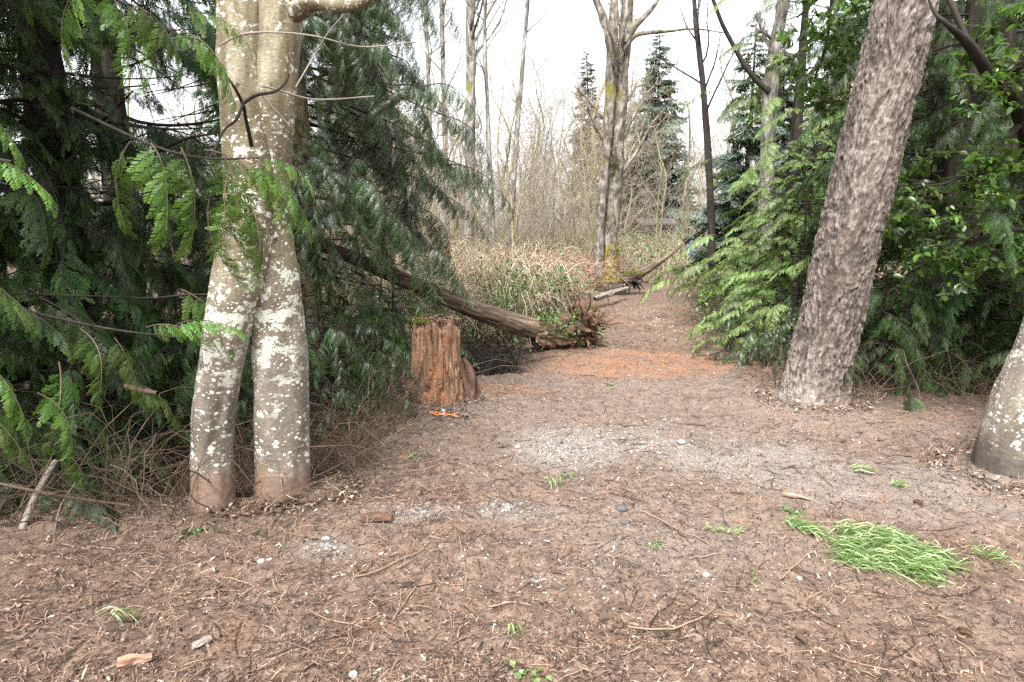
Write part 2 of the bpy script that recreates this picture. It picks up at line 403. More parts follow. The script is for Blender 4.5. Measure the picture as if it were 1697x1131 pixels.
def flat(name, stops, scale=8, rough=.7, spec=.3, bd=.003):
    m, nt = new_mat(name); k = N(nt); tc = k.n('ShaderNodeTexCoord')
    n = k.noise(tc.outputs['Object'], scale, 4, .6); k.out(k.ramp(n, stops), rough=rough, bump=n, bstr=.4, bdist=bd, spec=spec); return m
MAT['orange'] = flat('orange_ribbon', [(.3, (.65, .14, .05)), (.7, (.8, .25, .1))], 40, .5)
MAT['cut_wood'] = wood_mat('cut_wood', [(.36, (.09, .045, .03)), (.5, (.27, .17, .115)), (.68, (.5, .38, .29))], 20, stretch=(1, 1, .1))
MAT['shed'] = flat('shed_wall', [(.3, (.10, .09, .08)), (.7, (.20, .18, .16))], 2)
MAT['shed_roof'] = flat('shed_roof', [(.3, (.05, .045, .04)), (.7, (.10, .09, .085))], 3)
MAT['dark'] = flat('dark_glass', [(.3, (.015, .015, .017)), (.7, (.03, .03, .035))], 3, .2)
MAT['blue'] = flat('blue_plastic', [(.3, (.03, .055, .13)), (.7, (.06, .09, .2))], 3, .4)
MAT['cone'] = flat('cone_scale', [(.3, (.06, .03, .018)), (.7, (.15, .08, .045))], 60)

def rnd_mat(name, stops, rough=.85, spec=.2, scale=60):
    m, nt = new_mat(name); k = N(nt); a = k.attr('rnd').outputs['Fac']; bc = k.attr('bc').outputs['Vector']
    col = k.ramp(a, stops); n = k.noise(bc, scale, 3, .6)
    col = k.mix(.35, col, k.ramp(n, [(.3, (.25, .25, .25)), (.7, (.8, .8, .8))]), 'OVERLAY')
    k.out(col, rough=rough, spec=spec); return m
MAT['litter'] = rnd_mat('wood_litter', [(0, (.016, .012, .010)), (.25, (.058, .037, .027)), (.55, (.148, .094, .065)), (.8, (.24, .168, .122)), (.95, (.38, .30, .235)), (1, (.52, .45, .38))])
MAT['stone'] = rnd_mat('stone', [(0, (.05, .05, .055)), (.4, (.17, .16, .15)), (.7, (.24, .225, .21)), (1, (.40, .385, .36))], .75, .3, 25)

# ground
m, nt = new_mat('soil'); k = N(nt); mk = k.attr('mask').outputs['Color']
sepc = k.n('ShaderNodeSeparateColor'); k.l(mk, sepc.inputs[0]); tc = k.n('ShaderNodeTexCoord'); P = tc.outputs['Object']
a = k.noise(P, .9, 4, .6); b = k.noise(P, 14, 6, .75, .3); c = k.noise(P, 75, 5, .75); d = k.noise(P, 4, 5, .65)
col = k.ramp(b, [(.28, (.024, .016, .012)), (.45, (.085, .057, .042)), (.6, (.165, .116, .087)), (.8, (.29, .218, .172))])
col = k.mix(k.rng(a, .4, .62, 0, .55), col, k.ramp(c, [(.3, (.066, .046, .034)), (.7, (.24, .182, .142))]))
col = k.mix(k.math('MULTIPLY', sepc.outputs[1], k.rng(c, .3, .6, .35, 1)), col, k.ramp(c, [(.3, (.075, .064, .056)), (.7, (.27, .24, .215))]))
orf = k.math('MULTIPLY', k.rng(k.math('ADD', sepc.outputs[0], k.math('MULTIPLY', k.math('SUBTRACT', d, .5), 3.6)), .2, 1.3), .85)
col = k.mix(orf, col, k.ramp(c, [(.3, (.11, .055, .03)), (.7, (.30, .16, .095))]))
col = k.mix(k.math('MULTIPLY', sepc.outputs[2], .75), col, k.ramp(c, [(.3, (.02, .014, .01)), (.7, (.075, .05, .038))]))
k.out(col, rough=.92, bump=k.math('ADD', b, k.math('MULTIPLY', c, .7)), bstr=.8, bdist=.012, spec=.15); MAT['soil'] = m

# ------------------------------------------------------------------ ground sheet (polar grid, finer near and ahead)
rr = [.25]
while rr[-1] < 700:
    r = rr[-1]; q = 1.12 if r < 1.3 else (1.0075 if r < 7 else (1.014 if r < 24 else 1.07)); rr.append(r * q)
rr = np.array(rr)
az = np.concatenate([np.radians(np.linspace(-50, 50, 430, endpoint=False)), np.radians(np.linspace(50, 310, 80, endpoint=False))])
RRg, AZ = np.meshgrid(rr, az, indexing='ij')
GX, GY = RRg * np.sin(AZ), RRg * np.cos(AZ)
GZ = ground_h(GX, GY)
nr, na = RRg.shape
i = np.arange(nr - 1)[:, None]; j = np.arange(na)[None]; j2 = (j + 1) % na
Q = np.stack([i * na + j, (i + 1) * na + j, (i + 1) * na + j2, i * na + j2], -1).reshape(-1, 4)
Q = Q[:, ::-1]
g = Geo(); g.add(np.stack([GX, GY, GZ], -1).reshape(-1, 3), Q=Q)
g.add([[0, 0, gz(0, 0)]]); g.T.append(np.stack([np.arange(na), np.full(na, g.n - 1), (np.arange(na) + 1) % na], -1)[:, ::-1]); g.MT.append(np.zeros(na, np.int32))
ground = g.obj('ground', MAT['soil']); tag(ground, kind='structure')
def blob(x, y, c, rx, ry, soft=.5, rot=0.0):
    dx, dy = x - c[0], y - c[1]; cr, sr = math.cos(rot), math.sin(rot)
    u, v = (dx * cr + dy * sr) / rx, (-dx * sr + dy * cr) / ry
    d = np.hypot(u, v) + .28 * fbm(x * 2.2, y * 2.2, 3, 3)
    return 1 - sstep(1 - soft, 1 + soft, d)
def masks(x, y):
    o = blob(x, y, gp(1060, 600), 1.35, .75, .4) + .9 * blob(x, y, gp(850, 646), .33, .18, .5) + .8 * blob(x, y, gp(1230, 600), .5, .3, .5) + .3 * blob(x, y, (0.3 + .265 * 11, 11), 1.2, 3, .6)
    gr = .85 * blob(x, y, gp(935, 745), .32, .32, .7) + .35 * blob(x, y, gp(1080, 740), .9, .35, .7) + .45 * blob(x, y, gp(1400, 790), 1.1, .42, .6, -.3)
    gr = gr + .55 * blob(x, y, gp(820, 850), .35, .14, .6) + .5 * blob(x, y, gp(650, 850), .3, .12, .6) + .5 * blob(x, y, gp(540, 910), .2, .1, .6)
    gr = gr + .35 * blob(x, y, (1.2, 5.2), 2.0, 2.0, .6) + .25 * blob(x, y, gp(1150, 900), .8, .3, .8)
    dk = sstep(-1.0, -1.8, x) * sstep(3.3, 4, y) + sstep(2.9, 3.6, x) * sstep(4.5, 5.5, y) * (1 - sstep(10, 14, y)) * .8 + 1.2 * blob(x, y, (-.7, 7.9), 1.05, .95)  # dk: dark damp soil under the cedars, plus the pit's shade painted in
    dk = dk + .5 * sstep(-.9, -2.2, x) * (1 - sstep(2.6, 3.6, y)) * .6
    return np.clip(np.stack([o, gr, dk], -1), 0, 1)
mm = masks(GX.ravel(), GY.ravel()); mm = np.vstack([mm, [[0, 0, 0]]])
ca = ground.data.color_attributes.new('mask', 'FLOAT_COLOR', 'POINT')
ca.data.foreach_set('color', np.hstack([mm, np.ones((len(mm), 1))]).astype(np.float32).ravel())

# ------------------------------------------------------------------ frond and bough shapes
def diamonds(base, d, L, wd, at_=.35):
    """flat lozenges: base (K,2), d (K,2) unit, L (K,), wd (K,) -> (K,4,2)"""
    n = np.stack([-d[:, 1], d[:, 0]], -1)
    return np.stack([base, base + d * (L * at_)[:, None] + n * wd[:, None], base + d * L[:, None], base + d * (L * at_)[:, None] - n * wd[:, None]], 1)
def rot2(d, a):
    c, s = np.cos(a), np.sin(a); return np.stack([d[:, 0] * c - d[:, 1] * s, d[:, 0] * s + d[:, 1] * c], -1)
def frond2d(npin, k, r, width=.36, ang=48, lw=1.0):
    t = (np.arange(npin) + 1) / (npin + 1); t = t + r.normal(0, .012, npin)
    side = np.where(np.arange(npin) % 2, 1.0, -1.0)
    pl = width * (np.clip(t / .25, .25, 1) ** .6) * np.clip(1.05 - t, .05, 1) ** .75 * r.uniform(.75, 1.15, npin)
    a = np.radians(ang) * (1 - .35 * t) + r.normal(0, .08, npin)
    d = np.stack([np.cos(a), side * np.sin(a)], -1); base = np.stack([t * .96, 0 * t], -1)
    D = [diamonds(base, d, pl, .013 * lw + .02 * pl * lw)]; TT = [t * .5 + .2]
    for j in range(1, k + 1):
        u = j / (k + 1)
        for s in (-1, 1):
            bb = base + d * (pl * u)[:, None]; dd = rot2(d, s * np.radians(38) + r.normal(0, .1, npin))
            L = pl * .25 * (1 - .5 * u) + .012
            D.append(diamonds(bb, dd, L, (.0075 + .06 * L) * lw)); TT.append(t * .45 + .25 + .3 * u)
    D.append(diamonds(np.array([[0, 0.]]), np.array([[1, 0.]]), np.array([1.0]), np.array([.008]))); TT.append(np.array([.3]))
    return np.concatenate(D), np.concatenate(TT)
def bend_frond(D, droop, sdroop, r):
    """(K,4,2) -> (K,4,3) unit length frond along +X drooping"""
    x, y = D[..., 0], D[..., 1]
    ph = droop * x
    X = np.where(abs(droop) < 1e-3, x, np.sin(ph) / (droop + 1e-9)); Z = -(1 - np.cos(ph)) / (droop + 1e-9)
    Zs = -sdroop * np.abs(y) ** 1.25
    return np.stack([X + Zs * np.sin(ph) * -1 * .3, y, Z + Zs], -1)
def basis(h, roll=0.0, up=(0, 0, 1)):
    x = np.asarray(h, float); x = x / np.linalg.norm(x); u = np.array(up, float)
    y = np.cross(u, x)
    if np.linalg.norm(y) < 1e-3: y = np.cross([0, 1, 0], x)
    y /= np.linalg.norm(y); z = np.cross(x, y)
    c, s = math.cos(roll), math.sin(roll)
    return np.stack([x, c * y + s * z, -s * y + c * z], 1)     # columns
def bough_mesh(name, leaf, wood, seed, L=.8, nf=12, fl=.34, npin=22, k=4, droop=.9, sag=.35, width=.36, lw=1.0, hang=.5, spread=45, bright=0.0):
    r = np.random.default_rng(seed); g = Geo()
    s = np.linspace(0, 1, 9); P = np.stack([L * s, .05 * L * np.sin(s * 3 + seed), -sag * L * s ** 2 + .08 * L * np.sin(s * 3)], -1)
    tubes(g, P, (.0065 * (1 - s * .75)) * (L / .8) ** .5, 4, m=1, a=.4)
    fr = [frond2d(npin, k, r, width, lw=lw) for _ in range(3)]
    for i in range(nf):
        u = .12 + .88 * (i + .5) / nf; side = 1 if i % 2 else -1
        if i == nf - 1: side = 0
        pos = np.array([np.interp(u, s, P[:, q]) for q in range(3)])
        a = side * math.radians(spread * r.uniform(.7, 1.3)) * (1 - .3 * u)
        el = -hang * r.uniform(.4, 1.3) - sag * u * .8
        h = np.array([math.cos(a) * math.cos(el), math.sin(a) * math.cos(el), math.sin(el)])
        D, tt = fr[r.integers(3)]
        B = bend_frond(D, droop * r.uniform(.6, 1.4), r.uniform(.15, .5), r)
        f_l = fl * r.uniform(.7, 1.2) * (1 - .3 * u)
        M_ = basis(h, r.normal(0, .35))
        V = (B.reshape(-1, 3) * f_l) @ M_.T + pos
        A = np.repeat(np.clip(tt * .8 + r.uniform(-.12, .22) + bright, 0, 1), 4)
        A = A.reshape(-1, 4); A[:, 2] += .15; A = np.clip(A, 0, 1).ravel()
        g.add(V, Q=np.arange(len(V)).reshape(-1, 4), a=A, m=0)
    return g.mesh(name, [leaf, wood], smooth=False)

def limb_curve(p0, p1, sag, n=12, wob=.04, r=rng):
    s = np.linspace(0, 1, n)[:, None]; p0, p1 = np.array(p0), np.array(p1)
    L = np.linalg.norm(p1 - p0)
    P = p0 + (p1 - p0) * s; P[:, 2] += (-sag * L * np.sin(s * math.pi) )[:, 0]
    P += wob * L * np.sin(s * r.uniform(4, 8) + r.uniform(0, 6)) * r.normal(0, .5, 3) * np.sin(s * math.pi)
    return P
def place(name, mesh, parent, pos, M3, sc):
    o = bpy.data.objects.new(name, mesh); COL.objects.link(o); o.parent = parent
    m4 = Matrix([[M3[a][b] * sc for b in range(3)] + [0] for a in range(3)] + [[0, 0, 0, 1]])
    off = np.array(pos) - np.array(parent['_o']); m4.translation = Vector(off)
    o.matrix_local = m4; return o

def cedar_limbs(root, meshes, limbs, wood, spacing=.28, sc=(.7, 1.1), skip=None, droopy=.35, limb_r=.022, start=.2, side_ang=55, r=rng, cap=295, count=None):
    n = 0
    for (p0, p1, sag) in limbs:
        P = limb_curve(p0, p1, sag); L = np.linalg.norm(np.diff(P, axis=0), axis=1).sum()
        g = Geo(); s = np.linspace(1, .2, len(P)); tubes(g, P, limb_r * s * min(1.4, (L / 2) ** .5), 6, a=.4)
        lo = g.obj('limb', wood, root)
        nb = max(2, int(L / spacing)); T = np.gradient(P, axis=0); T = norm(T)
        for i in range(nb):
            u = start + (1 - start) * (i + r.uniform(.2, .8)) / nb
            if i == nb - 1: u = 1.0
            f = u * (len(P) - 1); a = int(min(f, len(P) - 2)); pos = P[a] + (P[a + 1] - P[a]) * (f - a); t = T[min(a + 1, len(P) - 1)]
            if skip is not None:
                pr = skip(pos, r)
                if pr: continue
            sd_ = (1 if i % 2 else -1) * math.radians(side_ang * r.uniform(.5, 1.3)) * (0 if i == nb - 1 else 1)
            h = np.array([t[0] * math.cos(sd_) - t[1] * math.sin(sd_), t[0] * math.sin(sd_) + t[1] * math.cos(sd_), 0])
            h = h / (np.linalg.norm(h) + 1e-6); h[2] = -droopy * r.uniform(.2, 1.6)
            if n >= cap: break
            place('bough', meshes[r.integers(len(meshes))], root, pos, basis(h, r.normal(0, .3)), r.uniform(*sc)); n += 1
    return n

CED = [bough_mesh('cedar_bough', MAT['cedar_leaf'], MAT['dark_wood'], 10 + q, L=.8, nf=34, fl=.21, npin=19, k=6, lw=.95, width=.32, spread=58) for q in range(5)]
CEB = [bough_mesh('bright_cedar_bough', MAT['cedar_bright'], MAT['twig_brown'], 20 + q, L=.5, nf=16, fl=.21, npin=19, k=7, lw=.85, width=.36, hang=.6) for q in range(3)]
CEG = [bough_mesh('hanging_cedar_bough', MAT['cedar_grey'], MAT['dark_wood'], 30 + q, L=.8, nf=40, fl=.26, npin=26, k=3, droop=1.4, width=.20, lw=.8, hang=.9, sag=.45, spread=55) for q in range(5)]
YNG = [bough_mesh('young_cedar_bough', MAT['young_leaf'], MAT['twig_brown'], 40 + q, L=.7, nf=32, fl=.20, npin=18, k=5, droop=.7, lw=1.0, hang=.25, sag=.25, spread=55) for q in range(5)]

# ------------------------------------------------------------------ twin-stemmed alder
base = at(415, 840, 3.2); o0 = (base[0], base[1], gz(base[0], base[1]))
T1 = thing('alder_tree', 'twin-stemmed alder with white lichen spots and brown-stained feet beside the dark cedar', 'tree', o0)
def cpx(rows, Y):
    out = []
    for r_ in rows:
        px, py, wd = r_[:3]; yy = r_[3] if len(r_) > 3 else Y
        p = at(px, py, yy); out.append([*p, rad(wd, p)])
    return out
def alder_disp(seed, flare=.0, ridge=0.0):
    def f(th, v, r):
        c, s = np.cos(th), np.sin(th)
        d = r * (.10 * fbm(c * 1.3 + seed, s * 1.3, v * 1.6, 3) + .022 * fbm(c * 6 + seed, s * 6, v * 12, 3))
        d += r * flare * (np.exp(-v / .12) + 1.6 * np.exp(-np.maximum(v - .08, 0) / .05) * np.clip(vnoise(c * 2.2 + seed, s * 2.2, 0), 0, 1)) * (1 + .7 * vnoise(c * 2.5 + seed, s * 2.5, 0))
        for q in range(9):   # knots and old branch scars
            rq = np.random.default_rng(seed * 31 + q); tq, vq = rq.uniform(3.3, 6.1), rq.uniform(.4, 3.0)
            dd = (np.angle(np.exp(1j * (th - tq))) * r / .035) ** 2 + ((v - vq) / .03) ** 2
            d += .010 * np.exp(-dd) - .013 * np.exp(-dd * 5)
        return d
    return f
left = [(350, 880, 78, 3.30), (354, 835, 66, 3.30), (353, 760, 63, 3.30), (357, 680, 66, 3.29), (370, 600, 70, 3.28), (384, 520, 78, 3.26), (403, 430, 80, 3.26), (415, 340, 76, 3.28), (410, 230, 82, 3.30), (404, 110, 84, 3.32), (403, 0, 84, 3.34), (395, -160, 80, 3.36), (380, -420, 74, 3.4), (360, -900, 60, 3.5)]
right = [(472, 870, 104, 3.43), (470, 825, 90, 3.43), (468, 760, 88, 3.43), (467, 680, 87, 3.43), (465, 600, 87, 3.43), (460, 520, 82, 3.42), (456, 450, 74, 3.40), (452, 380, 64, 3.38), (448, 300, 66, 3.37), (450, 200, 76, 3.37), (457, 100, 76, 3.37), (462, 0, 74, 3.38), (470, -160, 72, 3.40), (490, -420, 64, 3.48), (520, -900, 52, 3.58)]
for rows, seed in ((left, 3), (right, 8)):
    g = Geo(); stem(g, cpx(rows, 3.2), 72, 300, alder_disp(seed, .15)); g.obj('stem', MAT['alder'], T1)
g = Geo()
stem(g, cpx([(490, 20, 34, 3.15), (520, 6, 24, 3.05), (560, 12, 20, 3.0), (600, 4, 18, 2.95), (625, -25, 16, 2.9), (640, -80, 12, 2.9)], 3), 20, 50, lambda t, v, r: r * .1 * fbm(np.cos(t) * 2, np.sin(t) * 2, v * 8, 2), ref=(0, 0, 1), v0=3.0); g.obj('branch', MAT['alder'], T1)
for rows in ([(417, 242, 7, 3.1), (408, 200, 6, 3.0), (402, 172, 6, 2.9), (385, 140, 5, 2.8), (362, 112, 5, 2.75), (335, 80, 4, 2.6), (300, 55, 4, 2.5)],
             [(402, 172, 6, 2.85), (425, 158, 6, 2.85), (455, 152, 5, 2.86), (472, 138, 4, 2.9), (480, 122, 2, 2.9)],
             [(403, 172, 5, 2.85), (392, 198, 5, 2.84), (372, 215, 4, 2.83), (360, 240, 4, 2.82), (348, 262, 5, 2.8)],
             [(362, 76, 3, 2.9), (400, 58, 4, 2.9), (450, 54, 3, 2.9), (520, 60, 3, 2.95), (600, 78, 2.5, 3.2), (690, 70, 2, 3.4)],
             [(480, 210, 3, 3.1), (430, 145, 3, 3), (520, 165, 3, 3.2), (620, 160, 2.5, 3.4)],
             [(490, 145, 2.5, 3.1), (540, 60, 2.5, 3.2), (570, 20, 2.5, 3.2), (562, -20, 3, 3.2)]):
    g = Geo(); c = spline(cpx(rows, 3), 24); tubes(g, c[:, :3], c[:, 3], 6); g.obj('twig', MAT['twig_grey'] if rows[0][2] < 5 else MAT['dark_wood'], T1)

# ------------------------------------------------------------------ leaning fir
fb = gp(1348, 654)
T2 = thing('fir_tree', 'leaning fir trunk with furrowed reddish-grey bark at the right of the trail', 'tree', fb)
Yf = fb[1]
def fir_disp(th, v, r):
    c, s = np.cos(th) * r * 1.0, np.sin(th) * r * 1.0
    wx = .035 * fbm(c * 7, s * 7, v * 3.2, 4)
    a1 = np.abs(vnoise((c + wx) * 27, (s + wx) * 27, v * 1.7 + 3)); a2 = np.abs(vnoise((c + wx) * 40 + 9, (s - wx) * 40, v * 5))
    plate = np.minimum(sstep(0, .34, a1), .45 + .55 * sstep(0, .3, a2)) * (.8 + .3 * fbm(c * 60, s * 60, v * 40, 2))
    d = -.018 * (1 - plate) + .010 * fbm(c * 40, s * 40, v * 22, 3) + .03 * r * fbm(c * 3, s * 3, v * .8, 2)
    return d + r * .34 * np.exp(-v / .16) * (1 + .8 * vnoise(np.cos(th) * 2, np.sin(th) * 2, 5)) * sstep(-.1, .15, v)
g = Geo(); stem(g, cpx([(1342, 700, 106.4), (1348, 655, 100.7), (1362, 590, 97.8), (1382, 511, 96.9), (1396, 440, 98.8), (1418, 350, 100.7), (1443, 240, 100.7), (1474, 120, 97.8), (1503, 0, 95.9), (1560, -200, 93.1), (1640, -460, 85.5), (1740, -800, 76.0), (1900, -1500, 47.5)], Yf), 300, 620, fir_disp); g.obj('trunk', MAT['fir_bark'], T2)
for rows in ([(1448, 15, 14), (1490, 6, 12), (1440, -30, 10)],):
    pass

# ------------------------------------------------------------------ pale alder cut by the right edge
ab = gp(1668, 772)
T3 = thing('alder_tree', 'leaning lichen-patched alder at the far right, its foot dark and wet', 'tree', ab)
g = Geo(); stem(g, cpx([(1677, 830, 124.1), (1677, 785, 114.7), (1685, 730, 105.3), (1707, 660, 99.6), (1737, 590, 97.8), (1770, 510, 94.0), (1810, 420, 92.1), (1855, 300, 88.4), (1955, 0, 79.0), (2055, -500, 56.4)], ab[1]), 64, 200, alder_disp(15, .15)); g.obj('trunk', MAT['alder_dark'], T3)

# ------------------------------------------------------------------ stump
sb = gp(722, 650)
T4 = thing('tree_stump', 'broken rotten orange-brown tree stump with moss on its top', 'stump', sb)
def stump_disp(th, v, r):
    c, s = np.cos(th), np.sin(th)
    wz = .25 * fbm(c * 2, s * 2, v * 4, 3); fis = np.abs(vnoise(c * 3.4 + 3 + wz, s * 3.4, v * 1.6)); fis2 = np.abs(vnoise(c * 7 + 1 + wz, s * 7, v * 3.2 + 4)) + .25 * np.clip(vnoise(c * 2, s * 2, v * 2 + 7), 0, 1)
    d = -.045 * (1 - sstep(0, .16, fis)) - .02 * (1 - sstep(0, .2, fis2)) + .02 * fbm(c * 2, s * 2, v * .5, 3) + .007 * fbm(c * 18, s * 18, v * 5, 2)
    return d + .05 * np.exp(-v / .13) * (1 + .9 * vnoise(c * 1.9 + 5, s * 1.9, 1))
sc_ = cpx([(724, 690, 104), (724, 660, 95), (723, 620, 87), (723, 580, 82), (723, 545, 81), (723, 534, 76)], sb[1])
g = Geo(); stem(g, sc_, 180, 130, stump_disp, captop=True)
# ragged rim
V = g.V[0]; topz = sc_[-1][2]; sel = V[:, 2] > topz - .12
V[sel, 2] += (.085 * fbm(V[sel, 0] * 11, V[sel, 1] * 11, 3, 4) * sstep(topz - .12, topz, V[sel, 2])).astype(np.float32)
g.obj('stump_body', MAT['stump'], T4)
g = Geo(); p = at(776, 655, sb[1] + .02)
stem(g, cpx([(778, 672, 40), (777, 645, 30), (772, 622, 24), (768, 604, 16), (765, 594, 6)], sb[1] + .05), 60, 50, lambda th, v, r: .05 * fbm(np.cos(th) * 3, np.sin(th) * 3, v * 3, 3), captop=True); g.obj('bark_slab', MAT['root'], T4)
g = Geo(); stem(g, cpx([(690, 668, 46), (692, 640, 34), (697, 615, 20), (702, 598, 8)], sb[1] - .16), 60, 40, lambda th, v, r: .03 * fbm(np.cos(th) * 3, np.sin(th) * 3, v * 5, 3)); g.obj('bark_slab', MAT['root'], T4)
def tuft(g, c, n, rad_, h, r, size=.02, m=0):
    a = r.uniform(0, 6.28, n); q = rad_ * np.sqrt(r.random(n)); b = np.stack([c[0] + q * np.cos(a), c[1] + q * np.sin(a), c[2] + h * (1 - (q / rad_) ** 2) * .5 + 0 * q], -1)
    leaf_cloud(g, b, size, r, m=m)
def leaf_cloud(g, C, size, r, asp=.5, tilt=1.0, m=0, a=None, up=None):
    """folded leaves: 4 verts, 2 tris each bent at the midrib"""
    n = len(C); L = size * r.uniform(.6, 1.3, n)
    d = r.normal(0, 1, (n, 3)); d[:, 2] *= tilt; d = norm(d)
    nr = norm(np.stack([r.normal(0, .5, n), r.normal(0, .5, n), np.ones(n)], -1)); s = norm(np.cross(d, nr)); nn = np.cross(s, d)
    W = L * asp * .5
    V = np.stack([C, C + d * (L * .45)[:, None] + s * W[:, None] + nn * (W * .4)[:, None], C + d * L[:, None] - nn * (L * .12)[:, None], C + d * (L * .45)[:, None] - s * W[:, None] + nn * (W * .4)[:, None]], 1)
    b = np.arange(n)[:, None] * 4
    T = np.concatenate([b + [0, 1, 2], b + [0, 2, 3]])
    A = np.repeat(r.random(n) if a is None else a, 4)
    g.add(V.reshape(-1, 3), T=T, a=A, m=m)
r4 = np.random.default_rng(4)
top = np.array(sc_[-1][:3]); g = Geo()
for q in range(9):
    a_ = r4.uniform(.2, 4.4); tuft(g, top + np.array([.19 * math.cos(a_), .17 * math.sin(a_), .02]), r4.integers(90, 420), r4.uniform(.03, .08), .045, r4, .014)
mo = g.obj('moss', MAT['moss'], T4); mo['kind'] = 'stuff'
g = Geo(); C = top + np.stack([r4.uniform(-.2, .2, 900), r4.uniform(-.2, .2, 900), r4.uniform(0.02, .045, 900)], -1); C = C[np.hypot(C[:, 0] - top[0], C[:, 1] - top[1]) < .21]
leaf_cloud(g, C, .04, r4, .3, .2); lt = g.obj('needle_litter', MAT['litter'], T4); lt['kind'] = 'stuff'

# ------------------------------------------------------------------ leaning log with root plate
def bark_disp(amp=.06, fs=3.0):
    return lambda th, v, r: r * (amp * fbm(np.cos(th) * fs, np.sin(th) * fs, v * 2.5, 3) - .10 * (1 - sstep(0, .25, np.abs(vnoise(np.cos(th) * 7, np.sin(th) * 7, v * 3)))))
lg = [(884, 545, 36, 8.3), (860, 538, 34, 8.2), (800, 518, 31, 8.0), (740, 495, 28, 7.8), (690, 474, 26, 7.65), (640, 452, 24, 7.5), (580, 425, 22, 7.3), (520, 402, 20, 7.1), (470, 380, 18, 7.0)]
cl = cpx(lg, 8); T5 = thing('fallen_log', 'fallen cedar log leaning up to the left above the dark pit by the stump', 'log', cl[0][:3])
g = Geo(); stem(g, cl, 48, 160, bark_disp(), ref=(0, 0, 1)); g.obj('log_trunk', MAT['log_bark'], T5)
g = Geo(); stem(g, cpx([(884, 549, 40, 8.3), (915, 556, 42, 8.4), (945, 552, 54, 8.5), (962, 548, 58, 8.55), (970, 545, 72, 8.58), (980, 544, 60, 8.6), (984, 544, 30, 8.6)], 8), 90, 90, lambda th, v, r: r * .42 * fbm(np.cos(th) * 2.6, np.sin(th) * 2.6, v * 6, 4), ref=(0, 0, 1), captop=True); g.obj('root_plate', MAT['root'], T5)
g = Geo(); rz_ = np.random.default_rng(71)
for q_ in ((955, 522), (973, 512), (920, 530), (980, 530), (890, 535)): tuft(g, at(*q_, 8.45) + rz_.normal(0, .03, 3), 260, .10, .05, rz_, .03)
g.obj('moss', MAT['moss'], T5)['kind'] = 'stuff'
r5 = np.random.default_rng(55); g = Geo()
rp = at(968, 545, 8.5)
for q in range(90):
    a_ = r5.uniform(0, 6.28); L = r5.uniform(.15, .42); d = np.array([.5 * r5.normal(), .3 * r5.normal(), 0]) + np.array([.3, math.cos(a_) * .8, math.sin(a_)]); d /= np.linalg.norm(d)
    s = np.linspace(0, 1, 8)[:, None]; P = rp + d * .12 + d * L * s + np.cumsum(r5.normal(0, .022, (8, 3)), axis=0); tubes(g, P, np.linspace(r5.uniform(.012, .04), .004, 8), 6)
g.obj('roots', MAT['root'], T5)['kind'] = 'stuff'
# ivy sprig on the log
g = Geo(); C = at(722, 490, 7.62) + r5.normal(0, 1, (60, 3)) * np.array([.05, .05, .14]); leaf_cloud(g, C, .06, r5, .8); g.obj('ivy_sprig', MAT['ivy_leaf'], T5)['kind'] = 'stuff'

# far mossy log and log on the verge
cl = cpx([(1026, 461, 17, 17.2), (1048, 460, 17, 17.3), (1070, 449, 12, 17.5), (1098, 432, 8, 17.8), (1123, 412, 6, 18.2), (1138, 400, 4, 18.5)], 17)
T6 = thing('fallen_log', 'mossy fallen log with a rising pale limb at the end of the trail', 'log', cl[0][:3])
g = Geo(); stem(g, cl, 24, 60, bark_disp(.2), ref=(0, 0, 1), captop=True); g.obj('log_trunk', MAT['log_bark'], T6)
g = Geo()
for q in range(14):
    P = np.array(cl[1][:3]) + np.linspace(0, 1, 6)[:, None] * np.array([r5.uniform(-.4, .5), r5.uniform(-.4, .1), -r5.uniform(.1, .5)]) + r5.normal(0, .03, (6, 3)); tubes(g, P, np.linspace(.06, .015, 6), 6)
g.obj('roots', MAT['dark_wood'], T6)['kind'] = 'stuff'
g = Geo(); tuft(g, np.array(cl[1][:3]) + [0, 0, .12], 900, .35, .12, r5, .04); g.obj('moss', MAT['moss'], T6)['kind'] = 'stuff'
cl = cpx([(985, 496, 8, 14), (1005, 489, 10, 14.5), (1025, 483, 9, 15.2), (1040, 478, 6, 15.8)], 14)
T7 = thing('fallen_log', 'short pale weathered log lying along the left verge of the trail', 'log', cl[0][:3])
g = Geo(); stem(g, cl, 20, 40, bark_disp(.2), ref=(0, 0, 1), captop=True); g.obj('log_trunk', MAT['twig_grey'], T7)

# ------------------------------------------------------------------ bare trees
def grow(P, per, tmin, tmax, lmin, lmax, ang, up, n=6, r=rng, wob=.06):
    """children of polylines P (M,N,3)"""
    M, N_, _ = P.shape; t = tmin + (tmax - tmin) * (np.arange(per)[None] + r.random((M, per))) / per
    f = t * (N_ - 1); a = np.clip(f.astype(int), 0, N_ - 2); fr = (f - a)[..., None]; idx = np.arange(M)[:, None]
    base = P[idx, a] * (1 - fr) + P[idx, a + 1] * fr; T = norm(P[idx, a + 1] - P[idx, a])
    plen = np.linalg.norm(np.diff(P, axis=1), axis=2).sum(1)[:, None]
    rv = r.normal(0, 1, T.shape); s = norm(np.cross(T, rv)); an = np.radians(ang * r.uniform(.7, 1.3, t.shape))[..., None]
    d = norm(T * np.cos(an) + s * np.sin(an)); L = (plen * r.uniform(lmin, lmax, t.shape) * (1.15 - .75 * t))[..., None]
    base, d, L = base.reshape(-1, 3), d.reshape(-1, 3), L.reshape(-1, 1)
    out = [base]; cur = base; dd = d
    for i in range(n - 1):
        dd = norm(dd + np.array([0, 0, up]) + r.normal(0, wob * 2.2, dd.shape)); cur = cur + dd * L / (n - 1); out.append(cur)
    return np.stack(out, 1), t.reshape(-1)
